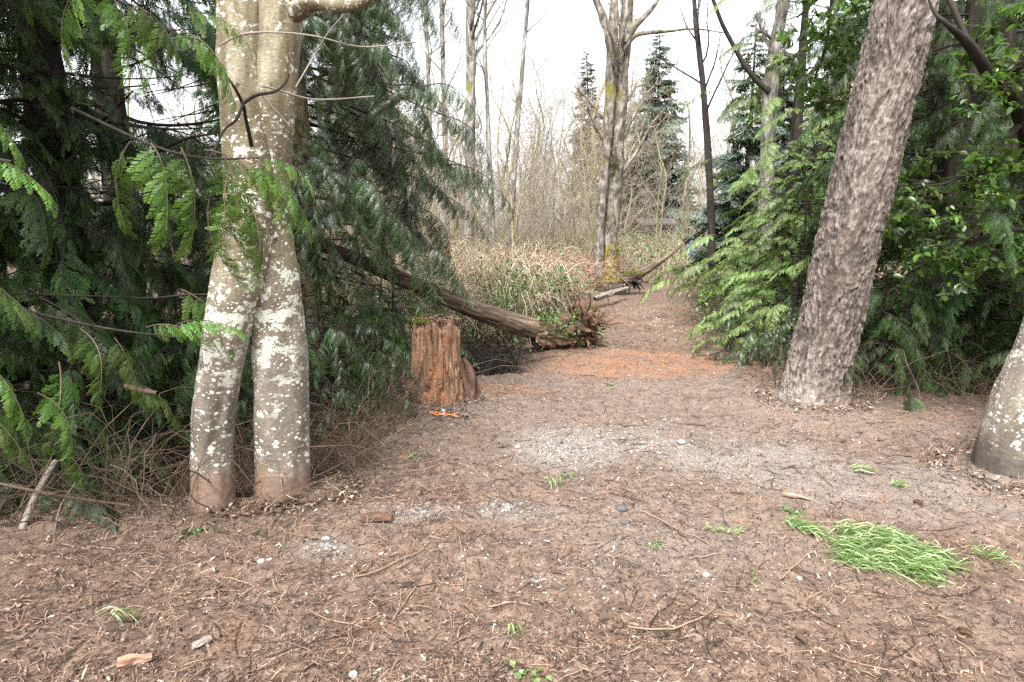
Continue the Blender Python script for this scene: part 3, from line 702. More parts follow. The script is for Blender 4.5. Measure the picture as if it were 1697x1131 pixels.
def bare_tree(root, rows, mt, n1=14, n2=6, n3=5, l1=(.15, .3), ang=45, up=.12, tmin=.3, tw=MAT['twig_grey'], seed=1, sides=14, thick=1.0, name='trunk', rings=60):
    """rows: x y z r"""
    r = np.random.default_rng(seed); g = Geo(); stem(g, rows, sides, rings, lambda th, v, rr_: rr_ * .14 * fbm(np.cos(th) * 2 + seed, np.sin(th) * 2, v * 2, 3), a=.5)
    g.obj(name, mt, root)
    S = spline(rows, 14); P = S[None, :, :3]; g = Geo()
    B1, t1 = grow(P, n1, tmin, .98, *l1, ang, up, 8, r)
    r1 = np.interp(t1, np.linspace(0, 1, 14), S[:, 3])[:, None] * .38 * np.linspace(1, .25, 8)[None] * thick; tubes(g, B1, r1, 5, m=0)
    B2, t2 = grow(B1, n2, .2, .95, .3, .55, 45, up, 6, r); r2 = np.repeat(r1.mean(1), n2)[:, None] * .45 * np.linspace(1, .3, 6)[None]; tubes(g, B2, r2, 4, m=1)
    if n3:
        B3, t3 = grow(B2, n3, .15, .95, .3, .6, 42, up, 5, r); r3 = np.maximum(np.repeat(r2.mean(1), n3)[:, None] * .5, .0022) * np.linspace(1, .35, 5)[None]; tubes(g, B3, r3, 3, m=1, cap=False)
    g.obj('branches', [mt, tw], root)
def bt(name, label, rows, Y, mt, **kw):
    c = cpx(rows, Y); b = c[0]; z = gz(b[0], b[1]); T = thing(name, label, 'tree', (b[0], b[1], min(z, b[2]) )); bare_tree(T, c, mt, **kw); return T

bt('bare_tree', 'tall straight pale grey-barked tree left of the trail opening, thickest of its row', [(778, 450, 20), (777, 400, 19), (779, 250, 17), (780, 100, 15), (780, 0, 14), (782, -300, 10), (784, -600, 4)], 17, MAT['bark_thin'], seed=11, n1=16, tmin=.45, sides=20, rings=90)
bt('bare_tree', 'slender mossy-footed tree right of the pale grey tree, slightly curved', [(826, 470, 12), (820, 410, 9), (812, 300, 8), (808, 180, 7), (803, 60, 6.5), (806, -40, 6), (815, -300, 4)], 15, MAT['bark_thin'], seed=12, n1=12, tmin=.5)
bt('bare_tree', 'slender leafless tree leaning right at its top against the white sky', [(842, 440, 10), (848, 350, 9), (856, 230, 8.5), (865, 120, 7.5), (875, 0, 6), (885, -120, 5), (900, -300, 3)], 16, MAT['bark_thin'], seed=13, n1=10, tmin=.55)
bt('bare_tree', 'thin distant leafless trunk rising above the hanging cedar boughs', [(712, 420, 9), (712, 250, 8), (709, 100, 7), (704, 0, 6), (700, -250, 3)], 22, MAT['bark_thin'], seed=14, n1=12)
bt('bare_tree', 'thin distant trunk between the hanging cedar and the pale grey tree', [(742, 420, 9), (738, 250, 8.5), (735, 150, 8), (732, 0, 7), (730, -250, 3)], 21, MAT['bark_thin'], seed=15, n1=12)
bt('bare_tree', 'dark thin trunk rising beside the green shrubs right of the trail end', [(1180, 440, 13), (1178, 350, 12), (1173, 250, 11), (1166, 150, 9.5), (1158, 80, 9), (1150, 0, 7), (1140, -200, 4)], 12.5, MAT['dark_wood'], seed=16, n1=10, tmin=.4)
# mossy maple
mb = gp(1008, 452)
TM = thing('maple_tree', 'big forked mossy tree with yellow moss at its foot beside the trail', 'tree', mb)
YM = 17.0
bare_tree(TM, cpx([(1006, 462, 44), (1008, 440, 30), (1010, 400, 26), (1018, 320, 24), (1024, 230, 23), (1030, 130, 22), (1038, 40, 20), (1044, -40, 16), (1052, -200, 10), (1060, -400, 4)], YM), MAT['bark_moss'], seed=21, n1=30, tmin=.3, l1=(.07, .2), sides=28, rings=160)
g = Geo()
for rows in ([(992, 460, 16), (994, 380, 15), (1002, 280, 15), (1010, 180, 16), (1014, 120, 18), (1012, 70, 18), (1002, 35, 14), (986, -5, 10), (975, -60, 7)],
             [(1013, 90, 14), (1016, 50, 15), (1018, 0, 13), (1020, -60, 8)],
             [(1034, 70, 12), (1050, 45, 12), (1068, 28, 8), (1090, 0, 6), (1110, -60, 4)],
             [(1032, 84, 7), (1052, 60, 7), (1080, 54, 6), (1110, 52, 5), (1150, 48, 3), (1200, 55, 1.5)]):
    stem(g, cpx(rows, YM - .25), 16, 60, lambda th, v, r: r * .2 * fbm(np.cos(th) * 2, np.sin(th) * 2, v * 3, 3), a=.5)
g.obj('limbs', MAT['bark_moss'], TM)
g = Geo(); stem(g, cpx([(1006, 466, 52), (1007, 450, 38), (1008, 438, 33), (1009, 424, 29.5), (1010, 412, 28), (1010.5, 400, 25.5)], YM), 40, 60, lambda th, v, r: r * .16 * fbm(np.cos(th) * 6, np.sin(th) * 6, v * 9, 3)); g.obj('moss_pad', wood_mat('yellow_moss', [(.34, (.05, .042, .014)), (.5, (.15, .115, .03)), (.68, (.29, .23, .06))], 22, rough=.95, bdist=.03), TM)
rm = np.random.default_rng(3); MAT['moss_yellow'] = leaf_mat('moss_yellow', (.08, .07, .012), (.20, .165, .028), (.34, .29, .05), rough=.9, spec=.1, tf=.1, objvar=False)
for (px, py, n_, rr_, h_) in ( (1014, 75, 260, .16, .3), (1020, 265, 160, .14, .25), (1012, 130, 140, .14, .25), (996, 330, 200, .14, .8), (1010, 220, 100, .12, .3)):
    g = Geo(); c = at(px, py, YM - .2); C = c + rm.normal(0, 1, (n_, 3)) * np.array([rr_ * .5, rr_ * .4, h_ * .6]); leaf_cloud(g, C, .05, rm, .7); g.obj('moss_pad', MAT['moss_yellow'], TM)['kind'] = 'stuff'
# right side conifer-ish trunks
bt('bare_tree', 'pale broad trunk with one long limb reaching left above the green shrubs', [(1268, 420, 26), (1270, 330, 25), (1272, 240, 24), (1277, 150, 23), (1286, 70, 20), (1298, 0, 18), (1320, -200, 12)], 11.5, MAT['bark_thin'], seed=18, n1=9, tmin=.5, sides=20)
Tl = [o for o in COL.objects if o.type == 'EMPTY'][-1]
g = Geo(); stem(g, cpx([(1274, 152, 10), (1258, 138, 9), (1235, 110, 8), (1215, 75, 7), (1197, 40, 6.5), (1180, -5, 6)], 11.4), 12, 40, None); g.obj('limb', MAT['dark_wood'], Tl)

# thicket saplings: five kinds, copied
protos = []
for q in range(6):
    H = 5.5; rr_ = np.random.default_rng(60 + q); rows = [[0, 0, -.1, .045]] + [[rr_.normal(0, .10) * t * 3, rr_.normal(0, .1) * t * 3, H * t, .045 * (1 - .85 * t)] for t in (.2, .4, .6, .8, 1.0)]
    T = thing('thicket_tree', '', 'tree', (0, 0, 0)); bare_tree(T, rows, MAT['bark_olive'], n1=36, n2=7, n3=5, l1=(.20, .44), ang=44, up=.05, tmin=.04, thick=.75, seed=70 + q, sides=6, rings=16, tw=MAT['twig_grey'] if q % 3 else MAT['cane_tan']); protos.append(T)
def copy_tree(o, parent=None):
    c = o.copy(); COL.objects.link(c); c.parent = parent
    for ch in list(o.children): 
        d = ch.copy(); COL.objects.link(d); d.parent = c
    return c
used = set()
def put(protos_, q, x, y, sc, rot, label, group, zoff=0.0):
    t = protos_[q]
    if id(t) in used: t = copy_tree(t)
    else: used.add(id(t))
    t.location = (x, y, gz(x, y) + zoff); t.scale = (sc * .9, sc * .9, sc); t.rotation_euler = (random.gauss(0, .04), random.gauss(0, .04), rot); t['label'] = label; t['group'] = group
    return t
rt = np.random.default_rng(9)
for q in range(115):
    y = rt.uniform(13, 34); px = rt.uniform(560, 1230)
    x = (px - 848) / 1000 * y * 1.0
    if abs(x - path_x(y)) < 1.6 and y < 24: continue
    top_py = 215 + 60 * rt.normal() + (30 if px > 1050 else 0)
    H = (y * (math.tan(math.atan((565 - top_py) / 1000) - PITCH))) + 1.5
    put(protos, q % 6, x, y, float(np.clip(H / 5.5, .5, 2.4)), rt.uniform(0, 6.28), ('thin leafless sapling with olive bark in the thicket between hanging cedar and forked mossy tree' if px < 990 else 'thin leafless sapling with olive bark in the brush right of the forked mossy tree') if px > 770 else 'thin leafless sapling with olive bark half hidden behind the hanging cedar', 'leafless saplings of the thicket')
for q in range(130):
    y = rt.uniform(34, 80); x = rt.uniform(-.75, .75) * y
    put(protos, q % 6, x, y, rt.uniform(1.7, 3.2), rt.uniform(0, 6.28), 'distant leafless tree fading into the pale far wood', 'distant leafless trees')

# ------------------------------------------------------------------ conifers in the distance
def conifer(root, H, W, seed, mt, nb=170, base=.12, droop=.5, dens=16):
    r = np.random.default_rng(seed); g = Geo(); s = np.linspace(0, 1, 10)
    tubes(g, np.stack([.1 * np.sin(s * 3 + seed), 0 * s, H * s], -1), .018 * H * (1 - s * .93), 8); g.obj('trunk', MAT['dark_wood'], root, origin=(0, 0, 0))
    g = Geo()
    for i in range(nb):
        t = base + (1 - base) * (i / nb) ** .9; z = H * t; L = W * .5 * (1 - t) ** .75 * r.uniform(.55, 1.15) + .03 * W; a = r.uniform(0, 6.28)
        D, tt = frond2d(dens, 4, r, .50, lw=2.0 + .5 * r.random()); B = bend_frond(D, droop * r.uniform(.4, 1.6), .8, r)
        B = B + r.normal(0, .02, B.shape[:1] + (1, 3))
        h = np.array([math.cos(a), math.sin(a), .25 - .35 * (1 - t)]); M_ = basis(h, r.normal(0, .3)); V = (B.reshape(-1, 3) * L) @ M_.T + np.array([0, 0, z])
        g.add(V, Q=np.arange(len(V)).reshape(-1, 4), a=np.clip(np.repeat(tt, 4) * .6 + r.uniform(-.1, .4), 0, 1))
    c = g.obj('crown', mt, root, origin=(0, 0, 0), smooth=False); return c
cons = []
for q, (H, W, nb) in enumerate(((22, 14, 300), (24, 10, 280), (9, 5, 150))):
    T = thing('conifer_tree', '', 'tree', (0, 0, 0)); conifer(T, H, W, 80 + q, MAT['fir_leaf'], nb); cons.append(T)
def con(q, px, top_py, y, label, group=None, sc=None):
    x = (px - 848) / 1000 * y; H = y * math.tan(math.atan((565 - top_py) / 1000) - PITCH) + CAM_Z - gz(x, y); base = (22, 24, 9)[q]
    t = put(cons, q, x, y, H / base, rt.uniform(0, 6.28), label, group or 'distant conifers'); return t
con(0, 1082, 60, 44, 'tall grey-green fir standing just right of the forked mossy tree')
con(1, 980, 70, 48, 'narrow dark conifer behind the forked mossy tree')
con(0, 1045, 190, 40, 'lower dark conifer under the tall grey-green fir')
con(1, 1125, 240, 52, 'small pointed conifer right of the tall grey-green fir')
con(2, 1215, 30, 15, 'sparse green conifer between the two right-hand trunks above the shrubs')
con(2, 1330, 120, 13, 'green conifer behind the leaning fir trunk')
con(0, 1290, 60, 30, 'dense conifer behind the long-limbed pale trunk')
for q in range(26):
    y = rt.uniform(26, 60); s_ = -1 if q % 2 else 1
    px = (rt.uniform(-300, 40) if q % 4 == 1 else rt.uniform(420, 640)) if s_ < 0 else rt.uniform(1260, 2000)
    con([0, 1][q % 2], px, rt.uniform(-250, 60), y, 'dark conifer of the wood behind the left cedars' if s_ < 0 else 'dark conifer of the wood behind the trees right of the trail', 'dark conifers of the surrounding wood')

# ------------------------------------------------------------------ left cedar
def trunk_obj(root, rows, mt, sides=30, rings=80): g = Geo(); stem(g, rows, sides, rings, bark_disp(.1)); return g.obj('trunk', mt, root)
rl = np.random.default_rng(21)
cx, cy = -4.5, 6.2; cz = gz(cx, cy)
TL = thing('cedar_tree', 'huge dark cedar with low sweeping fern-like boughs filling the left side', 'tree', (cx, cy, cz))
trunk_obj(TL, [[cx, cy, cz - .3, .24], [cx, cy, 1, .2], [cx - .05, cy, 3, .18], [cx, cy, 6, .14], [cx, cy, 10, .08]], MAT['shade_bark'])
def gap(pos, r):
    x, y = project(pos)
    if x > 470 or pos[1] < 2.3: return True
    if 120 < x < 345 and 40 < y < 190 and abs(y - (70 + (x - 130) * .55)) < 75: return True
    if 180 < x < 350 and 350 < y < 440: return r.random() < .6
    if pos[1] < 3.0 and 318 < x < 520 and y > 60: return True
    if x > 330 and pos[1] < 3.5: return True
    return False
limbs = []
for q in range(62):
    z = .2 + 5.2 * (q / 62) ** 1.1; a = rl.uniform(0, 6.28) if q % 4 == 0 else rl.uniform(-2.9, -.1); L = rl.uniform(1.6, 3.1) * (1 - z / 14)
    p0 = np.array([cx, cy, z + cz]); p1 = p0 + np.array([math.cos(a) * L, math.sin(a) * L, rl.uniform(-.5, .25) * L * .5])
    p1[2] = max(p1[2], gz(p1[0], p1[1]) + .12)
    limbs.append((p0, p1, rl.uniform(-.02, .12)))
for q in range(0):
    z = 3.9 + 3.6 * q / 16; a = rl.uniform(-2.6, -.2); L = rl.uniform(2.6, 3.8); p0 = np.array([cx, cy, z + cz]); limbs.insert(0, (p0, p0 + np.array([math.cos(a) * L, math.sin(a) * L, -.22 * L]), .02))
n = cedar_limbs(TL, CED, limbs, MAT['dark_wood'], .33, (.8, 1.25), gap, r=rl, limb_r=.028, cap=298)
print('left cedar boughs', n)
# its neighbours further back
def back_cedar(cx, cy, H, nl, label, meshes, seed, Lr=(1.5, 2.6), sc=(.9, 1.4), spacing=.42, zmin=.2, wood=None, zmax=None, droopy=.35, tr=.14, skip=None, name='cedar_tree', leanx=0.0, azr=(0, 6.28), pitch=(-.35, .2)):
    r = np.random.default_rng(seed); cz = gz(cx, cy); T = thing(name, label, 'tree', (cx, cy, cz)); zmax = zmax or H * .95
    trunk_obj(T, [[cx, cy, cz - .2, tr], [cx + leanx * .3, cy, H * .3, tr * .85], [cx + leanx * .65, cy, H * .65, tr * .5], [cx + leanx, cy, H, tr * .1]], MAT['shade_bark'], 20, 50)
    L_ = []
    for q in range(nl):
        z = zmin + (zmax - zmin) * (q / nl) ** 1.1; a = r.uniform(*azr); L = r.uniform(*Lr) * (1 - .75 * z / H) + .15
        f = z / H; p0 = np.array([cx + leanx * f, cy, z + cz]); p1 = p0 + np.array([math.cos(a) * L, math.sin(a) * L, r.uniform(*pitch) * L]); p1[2] = max(p1[2], gz(p1[0], p1[1]) + .1); L_.append((p0, p1, r.uniform(-.02, .1)))
    n = cedar_limbs(T, meshes, L_, wood or MAT['dark_wood'], spacing, sc, skip, r=r, droopy=droopy, limb_r=.018); print(label[:30], n); return T
def gap2(pos, r):
    x, y = project(pos)
    return 100 < x < 355 and 35 < y < 215 and abs(y - (80 + (x - 130) * .5)) < 85
back_cedar(-5.9, 5.6, 9, 40, 'dark cedar behind the huge left cedar, at the frame edge', CED, 31, Lr=(2, 2.8), skip=gap2)
back_cedar(-6.6, 10.2, 9, 44, 'dark cedar deep in the wood behind the left cedar', CED, 32, Lr=(2, 3.0), sc=(1.1, 1.6), skip=gap2)
back_cedar(-3.6, 9.2, 6, 36, 'cedar seen through the gap between the alder stems', CED, 33, Lr=(1.6, 2.4), sc=(.9, 1.4), skip=gap2)

# boughs hanging round the alder (from the big cedar): bright tips
rb = np.random.default_rng(5)
TBr = thing('cedar_bough', 'bright green cedar branch hanging across the middle of the twin-stemmed alder', 'branch', at(250, 240, 3.2))
def bright(T, rows, Y, boughs, wood=MAT['dark_wood']):
    g = Geo(); c = spline(cpx(rows, Y), 24); tubes(g, c[:, :3], c[:, 3], 6); g.obj('limb', wood, T)
    for (px, py, yy, hx, hz, hy, sc) in boughs:
        place('bough', CEB[rb.integers(3)], T, at(px, py, yy), basis((hx, hy, hz), rb.normal(0, .3)), sc)
bright(TBr, [(120, 180, 6, 3.8), (250, 240, 4.5, 3.1), (340, 262, 3.5, 2.75), (430, 262, 2.5, 2.6)], 3,
       [(250, 238, 3.0, .4, -.5, -.3, .9), (300, 245, 2.85, .3, -.8, -.1, .85), (335, 250, 2.75, 1, -.3, -.1, .8), (370, 262, 2.65, .2, -1, 0, .75), (380, 270, 2.62, -.1, -1, -.1, .8), (400, 262, 2.6, 1, -.5, .0, .7),
        (415, 262, 2.6, .8, -.8, .1, .65), (430, 262, 2.6, 1, -.2, 0, .5), (385, 300, 2.65, .5, -1, 0, .8), (350, 330, 2.7, -.1, -1, 0, .7), (400, 330, 2.7, .6, -.9, 0, .55), (215, 235, 3.1, -.1, -.8, -.3, .8)])
TB2 = thing('cedar_bough', 'bright cedar spray drooping in from the top edge left of the alder', 'branch', at(150, -60, 2.6))
bright(TB2, [(60, -120, 8, 2.8), (180, -20, 5, 2.5), (260, 40, 4, 2.45), (350, 80, 2.5, 2.5)], 2.5,
       [(170, -20, 2.5, .4, -.6, 0, .6), (210, 5, 2.45, .8, -.5, 0, .6), (240, 20, 2.45, .3, -1, 0, .5), (280, 45, 2.45, 1, -.4, 0, .55), (320, 60, 2.48, .8, -.7, 0, .5), (150, -30, 2.5, -.6, -.5, 0, .6), (300, 20, 2.5, 1, -.1, .1, .5)])
TB3 = thing('cedar_bough', 'long single green cedar frond reaching in at the left edge', 'branch', at(-60, 260, 2.3))
bright(TB3, [(-120, 250, 8, 2.4), (-40, 258, 5, 2.35), (20, 268, 4, 2.3)], 2.3, [(-50, 262, 2.3, 1, -.12, 0, .6), (-60, 170, 2.5, .8, -.4, 0, .55), (-80, 450, 2.6, .9, -.2, 0, .7), (-70, 590, 2.7, .9, -.4, 0, .8), (-90, 660, 2.7, 1, -.3, 0, .8)])
for rows_ in ([(-40, 600, 2.6), ], ):
    pass
TB4 = thing('cedar_bough', 'cluster of yellow-green cedar sprays low beside the left alder stem', 'branch', at(200, 560, 3.4))
bright(TB4, [(60, 520, 6, 3.7), (180, 545, 4, 3.2), (300, 560, 2.5, 3.0)], 3.2, [(130, 545, 3.3, .5, -.5, -.2, .8), (190, 560, 3.1, .6, -.7, -.2, .6), (240, 545, 3.1, 1, .1, 0, .6), (290, 540, 3.05, .8, .2, 0, .6), (300, 480, 3.2, .8, -.5, 0, .8), (90, 600, 3.1, .1, -.9, -.2, .9), (230, 640, 3.1, .8, -.4, 0, .5), (60, 650, 3.0, .7, -.6, 0, .7), (120, 760, 3.2, .5, -.9, 0, .5)])

# ------------------------------------------------------------------ central hanging cedar
rc = np.random.default_rng(77)
cx, cy = -2.25, 6.6; cz = gz(cx, cy)
TC = thing('cedar_tree', 'cedar with long grey-green hanging boughs right of the alder, above the fallen log', 'tree', (cx, cy, cz))
trunk_obj(TC, [[cx, cy, cz - .2, .17], [cx + .02, cy, 1.2, .14], [cx, cy, 3, .12], [cx, cy, 6, .08], [cx, cy, 9, .03]], MAT['bark_olive'])
L_ = []
for q in range(72):
    z = 1.3 + 4.0 * (q / 72); a = rc.uniform(-1.35, .9) if q % 3 else rc.uniform(0, 6.28)
    L = rc.uniform(1.1, 1.75) if z < 3.9 else rc.uniform(.8, 1.3)
    p0 = np.array([cx, cy, z + cz]); p1 = p0 + np.array([math.cos(a) * L, math.sin(a) * L, rc.uniform(-.45, -.05) * L]); L_.append((p0, p1, rc.uniform(-.12, .02)))
def cskip(pos, r):
    x, y = project(pos); return y > 425 or x > 775 or x < 440 or (y > 345 and x < 600 and r.random() < .5)
n = cedar_limbs(TC, CEG, L_, MAT['dark_wood'], .21, (.65, 1.1), cskip, r=rc, droopy=.55, limb_r=.018, cap=298); print('centre', n)
back_cedar(-5.2, 3.6, 10, 40, 'huge cedar just outside the left frame edge shading the clearing side', CED, 35, Lr=(2.4, 3.4), sc=(1.0, 1.5), spacing=.45, zmin=.6, skip=lambda p, r: (project(p)[0] > -260 and p[1] < 3.9 and project(p)[1] > -160) or (project(p)[0] > 300) or p[0] > -1.5)
back_cedar(-4.4, 4.6, 9, 60, 'dense cedar crowding in front of the huge left cedar', CED, 36, Lr=(1.4, 2.4), sc=(.75, 1.15), spacing=.28, zmin=.15, zmax=5.5, tr=.12, skip=lambda p, r: gap(p, r) or p[1] < 2.9)
back_cedar(-5.0, 8.0, 9, 56, 'shaded cedar filling the space behind the two left cedars', CED, 37, Lr=(1.8, 2.8), sc=(1.1, 1.5), spacing=.36, tr=.14, skip=gap2)
back_cedar(-4.2, 3.4, 11, 44, 'tall cedar with high overhanging boughs above the left of the clearing', CED, 38, Lr=(2.4, 3.6), sc=(1.2, 1.8), spacing=.42, zmin=3.4, zmax=8.5, tr=.12, skip=lambda p, r: project(p)[1] > -60 or p[0] > -.6)  # out of view: high boughs added to shade the left foliage
# low dark bush left of the stump
for (x, y, H, lab, ms, sd_) in ((-1.95, 6.0, 1.5, 'low dark cedar bush between the alder and the stump', CED, 41), (-1.45, 6.7, 1.25, 'bushy young cedar just left of the stump', CEG, 42), (-2.6, 4.9, 1.2, 'low shaded cedar regrowth behind the alder stems', CED, 43), (-1.75, 5.35, 1.1, 'knee-high cedar bush beside the brush heap', CEG, 44), (-3.0, 4.1, 1.0, 'low cedar regrowth in the brush left of the alder', CED, 45), (-3.6, 3.6, .9, 'low cedar regrowth at the lower left frame edge', CED, 46), (-1.5, 7.6, 1.3, 'green bush behind the leaning log, over the stump', YNG, 47)):
    back_cedar(x, y, H, 30, lab, ms, sd_, Lr=(.45, .8), sc=(.4, .65), spacing=.16, zmin=.1, tr=.03, name='cedar_sapling', pitch=(-.2, .5))

# ------------------------------------------------------------------ right-hand greenery
for i_, (px, Y, top_py, nl, lab) in enumerate(((1325, 9.2, 300, 34, 'light green young cedar leaning over the right edge of the trail'), (1280, 11.0, 320, 32, 'light green cedar sapling furthest up the right verge'), (1320, 8.0, 390, 34, 'bushy green cedar sapling touching the leaning fir trunk'),
                                             (1330, 10.0, 215, 40, 'taller bright green cedar behind the leaning fir trunk'), (1285, 8.0, 490, 22, 'low dark green cedar regrowth at the right trail edge'), (1315, 7.1, 520, 22, 'low leafy cedar clump against the foot of the leaning fir'))):
    x = (px - 848) / 1000 * Y; H = Y * math.tan(math.atan((565 - top_py) / 1000) - PITCH) + CAM_Z
    W = .34 + .23 * H
    back_cedar(x, Y, H, nl, lab, YNG if i_ not in (4, 5) else CEG, 50 + i_, Lr=(W, W * 1.5), sc=(.45, .8), spacing=.2, zmin=.08, tr=.04, name='cedar_sapling', pitch=(-.15, .45), droopy=.2)
def rgap(pos, r):
    x, y = project(pos); return x < 1395 and pos[1] < 9
back_cedar(5.0, 7.0, 8, 60, 'dark cedar with low boughs right of the leaning fir', CED, 61, Lr=(1.6, 2.4), sc=(.65, 1.05), spacing=.32, skip=rgap, azr=(2.2, 5.4))
back_cedar(6.6, 8.6, 9, 50, 'dark cedar deep in the wood right of the leaning fir', CED, 62, Lr=(2, 3), sc=(.9, 1.3), spacing=.4, skip=rgap)
back_cedar(8.6, 8.0, 9, 40, 'dark cedar at the far right, beyond the frame edge', CED, 63, Lr=(2, 3), sc=(1, 1.4), spacing=.45)
back_cedar(5.2, 11.5, 7.5, 44, 'mid-green cedar behind the leaning fir trunk', YNG, 64, Lr=(1.5, 2.3), sc=(.8, 1.2), spacing=.34)
back_cedar(3.75, 6.05, 1.15, 26, 'low fern-like cedar regrowth right of the leaning fir foot', CED, 65, Lr=(.4, .75), sc=(.4, .62), spacing=.16, zmin=.08, tr=.03, name='cedar_sapling', pitch=(-.2, .4))
back_cedar(4.9, 5.7, 1.6, 20, 'sparse cedar regrowth between the leaning fir and the right-edge alder', CED, 66, Lr=(.5, .9), sc=(.45, .7), spacing=.2, zmin=.15, tr=.03, name='cedar_sapling', pitch=(-.2, .4))
back_cedar(4.75, 8.4, 7, 56, 'dark cedar low behind the leaning fir trunk', CED, 67, Lr=(1.3, 2.1), sc=(.75, 1.15), spacing=.3, zmax=4.5, tr=.09, skip=lambda p, r: project(p)[0] < 1400)
back_cedar(6.3, 6.7, 8, 60, 'dense dark cedar above the right-edge alder', CED, 68, Lr=(1.5, 2.3), sc=(.75, 1.15), spacing=.3, zmax=4.5, tr=.09, skip=lambda p, r: project(p)[0] < 1430)
back_cedar(7.6, 11.0, 9, 50, 'shaded cedar closing the wood behind the right-hand cedars', CED, 69, Lr=(2, 3), sc=(1.2, 1.7), spacing=.4, zmax=6, tr=.1, skip=rgap)
# dark leaning trunks
for rows, Y, lab in (([(1478, 640, 70), (1530, 540, 62), (1590, 430, 58), (1640, 320, 54), (1690, 190, 50), (1760, 0, 44), (1900, -400, 30)], 6.6, 'dark mossy trunk leaning right in the shade beyond the fir'), ([(1520, 480, 36), (1540, 330, 32), (1550, 240, 28), (1556, 100, 24), (1560, -300, 14)], 8.5, 'thin upright dark trunk in the shade behind the leaning dark trunk')):
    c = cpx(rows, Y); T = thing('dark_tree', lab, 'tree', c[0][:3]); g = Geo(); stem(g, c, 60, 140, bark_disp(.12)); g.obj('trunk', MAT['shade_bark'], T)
# broadleaf tree
def leaf_bough(name, mt, seed, n=46, L=.55, size=.085):
    r = np.random.default_rng(seed); g = Geo(); s = np.linspace(0, 1, 7); P = np.stack([L * s, .04 * np.sin(4 * s), -.12 * L * s ** 2], -1); tubes(g, P, .006 * (1 - .7 * s), 4, m=1)
    B, _ = grow(P[None], 6, .2, .95, .3, .5, 50, .05, 5, r); tubes(g, B, np.linspace(.003, .0015, 5)[None] * np.ones((6, 1)), 3, m=1, cap=False)
    bs = B.reshape(-1, 3)[r.integers(0, 30, n)] + r.normal(0, .012, (n, 3))
    d = norm(r.normal(0, 1, (n, 3)) * [1, 1, .35] + [.4, 0, -.25]); sd = norm(np.cross(d, norm(np.array([0, 0, 1]) + r.normal(0, .4, (n, 3))))); nn = np.cross(sd, d)
    Ln = size * r.uniform(.6, 1.2, n); prof = np.array([[0, .04], [.22, .3], [.5, .36], [.8, .2], [1, .0]])
    rows_ = []
    for t, wd in prof:
        c = bs + d * (Ln * t)[:, None] - nn * (Ln * .22 * t * t)[:, None]; e = (Ln * wd * .75)[:, None]
        rows_ += [c + sd * e + nn * e * .35, c, c - sd * e + nn * e * .35]
    V = np.stack(rows_, 1); q = []
    for i_ in range(4):
        for j_ in range(2): q.append([i_ * 3 + j_, i_ * 3 + j_ + 1, i_ * 3 + 4 + j_, i_ * 3 + 3 + j_])
    Q = (np.array(q)[None] + (np.arange(n) * 15)[:, None, None]).reshape(-1, 4)
    g.add(V.reshape(-1, 3), Q=Q, a=np.repeat(r.random(n), 15), m=0); return g.mesh(name, [mt, MAT['twig_brown']])
LB = [leaf_bough('leafy_bough', MAT['broad_leaf'], 90 + q) for q in range(4)]
b0 = gp(1760, 640); TR = thing('broadleaf_tree', 'glossy broad-leaved tree spreading over the upper right corner', 'tree', b0)
rr2 = np.random.default_rng(12)
for rows in ([(1760, 640, 40, 6), (1740, 400, 32, 5.8), (1695, 200, 24, 5.4), (1650, 140, 20, 5.1), (1610, 80, 16, 4.9), (1575, 45, 9, 4.7), (1548, 20, 5, 4.75), (1535, -15, 2, 4.8)], [(1650, 140, 14, 5.1), (1690, 110, 12, 4.9), (1760, 60, 10, 4.7), (1820, 0, 8, 4.6)],
             [(1610, 80, 9, 4.9), (1560, -20, 8, 5.0), (1500, -80, 5, 5.0)], [(1695, 200, 12, 5.4), (1640, 260, 8, 5.3), (1580, 300, 5, 5.3), (1520, 310, 3, 5.4)], [(1740, 400, 10, 5.8), (1680, 380, 8, 5.5), (1610, 400, 5, 5.4), (1540, 410, 3, 5.4)],
             [(1560, -20, 8, 5.0), (1450, -60, 7, 6.3), (1380, -20, 5, 6.6), (1320, 30, 3, 6.8)], [(1380, -20, 5, 6.6), (1370, 70, 4, 6.8), (1350, 130, 3, 7)]):
    g = Geo(); c = spline(cpx(rows, 5), 30); tubes(g, c[:, :3], c[:, 3], 10); g.obj('limb', MAT['dark_wood'], TR)
    for q in range(26 if rows[0][2] < 40 else 22):
        u = rr2.integers(10, 30); p = c[u, :3] + rr2.normal(0, .12, 3); a = rr2.uniform(0, 6.28)
        if u < 12 and rows[0][2] > 30: continue
        qx, qy = project(p)
        if abs(qx - (1348 + (660 - qy) * .236)) < 95 and p[1] < Yf + .9: continue
        if qx < 1400 and rr2.random() < .45: continue
        place('leafy_bough', LB[rr2.integers(4)], TR, p, basis((math.cos(a), math.sin(a), rr2.uniform(-.6, .2)), rr2.normal(0, .4)), rr2.uniform(.7, 1.15))

# ------------------------------------------------------------------ undergrowth
def canes(g, n, xy, L=(.8, 1.8), H=(.4, 1.0), r=rng, rad_=.004, m=0, drop=1.0):
    P0 = np.stack([xy[:, 0], xy[:, 1], ground_h(xy[:, 0], xy[:, 1], False)], -1); a = r.uniform(0, 6.28, n); l = r.uniform(*L, n); h = r.uniform(*H, n)
    s = np.linspace(0, 1, 8)[None]; w_ = r.normal(0, .06, (n, 8, 3)).cumsum(1) * .35
    X = P0[:, None, 0] + np.cos(a)[:, None] * l[:, None] * s; Y = P0[:, None, 1] + np.sin(a)[:, None] * l[:, None] * s; Z = P0[:, None, 2] + h[:, None] * np.sin(s * math.pi * r.uniform(.5, 1.0, (n, 1)))
    P = np.stack([X, Y, Z], -1) + w_; R = rad_ * r.uniform(.6, 1.5, (n, 1)) * np.linspace(1, .4, 8)[None]; tubes(g, P, R, 3, m=m, cap=False); return P
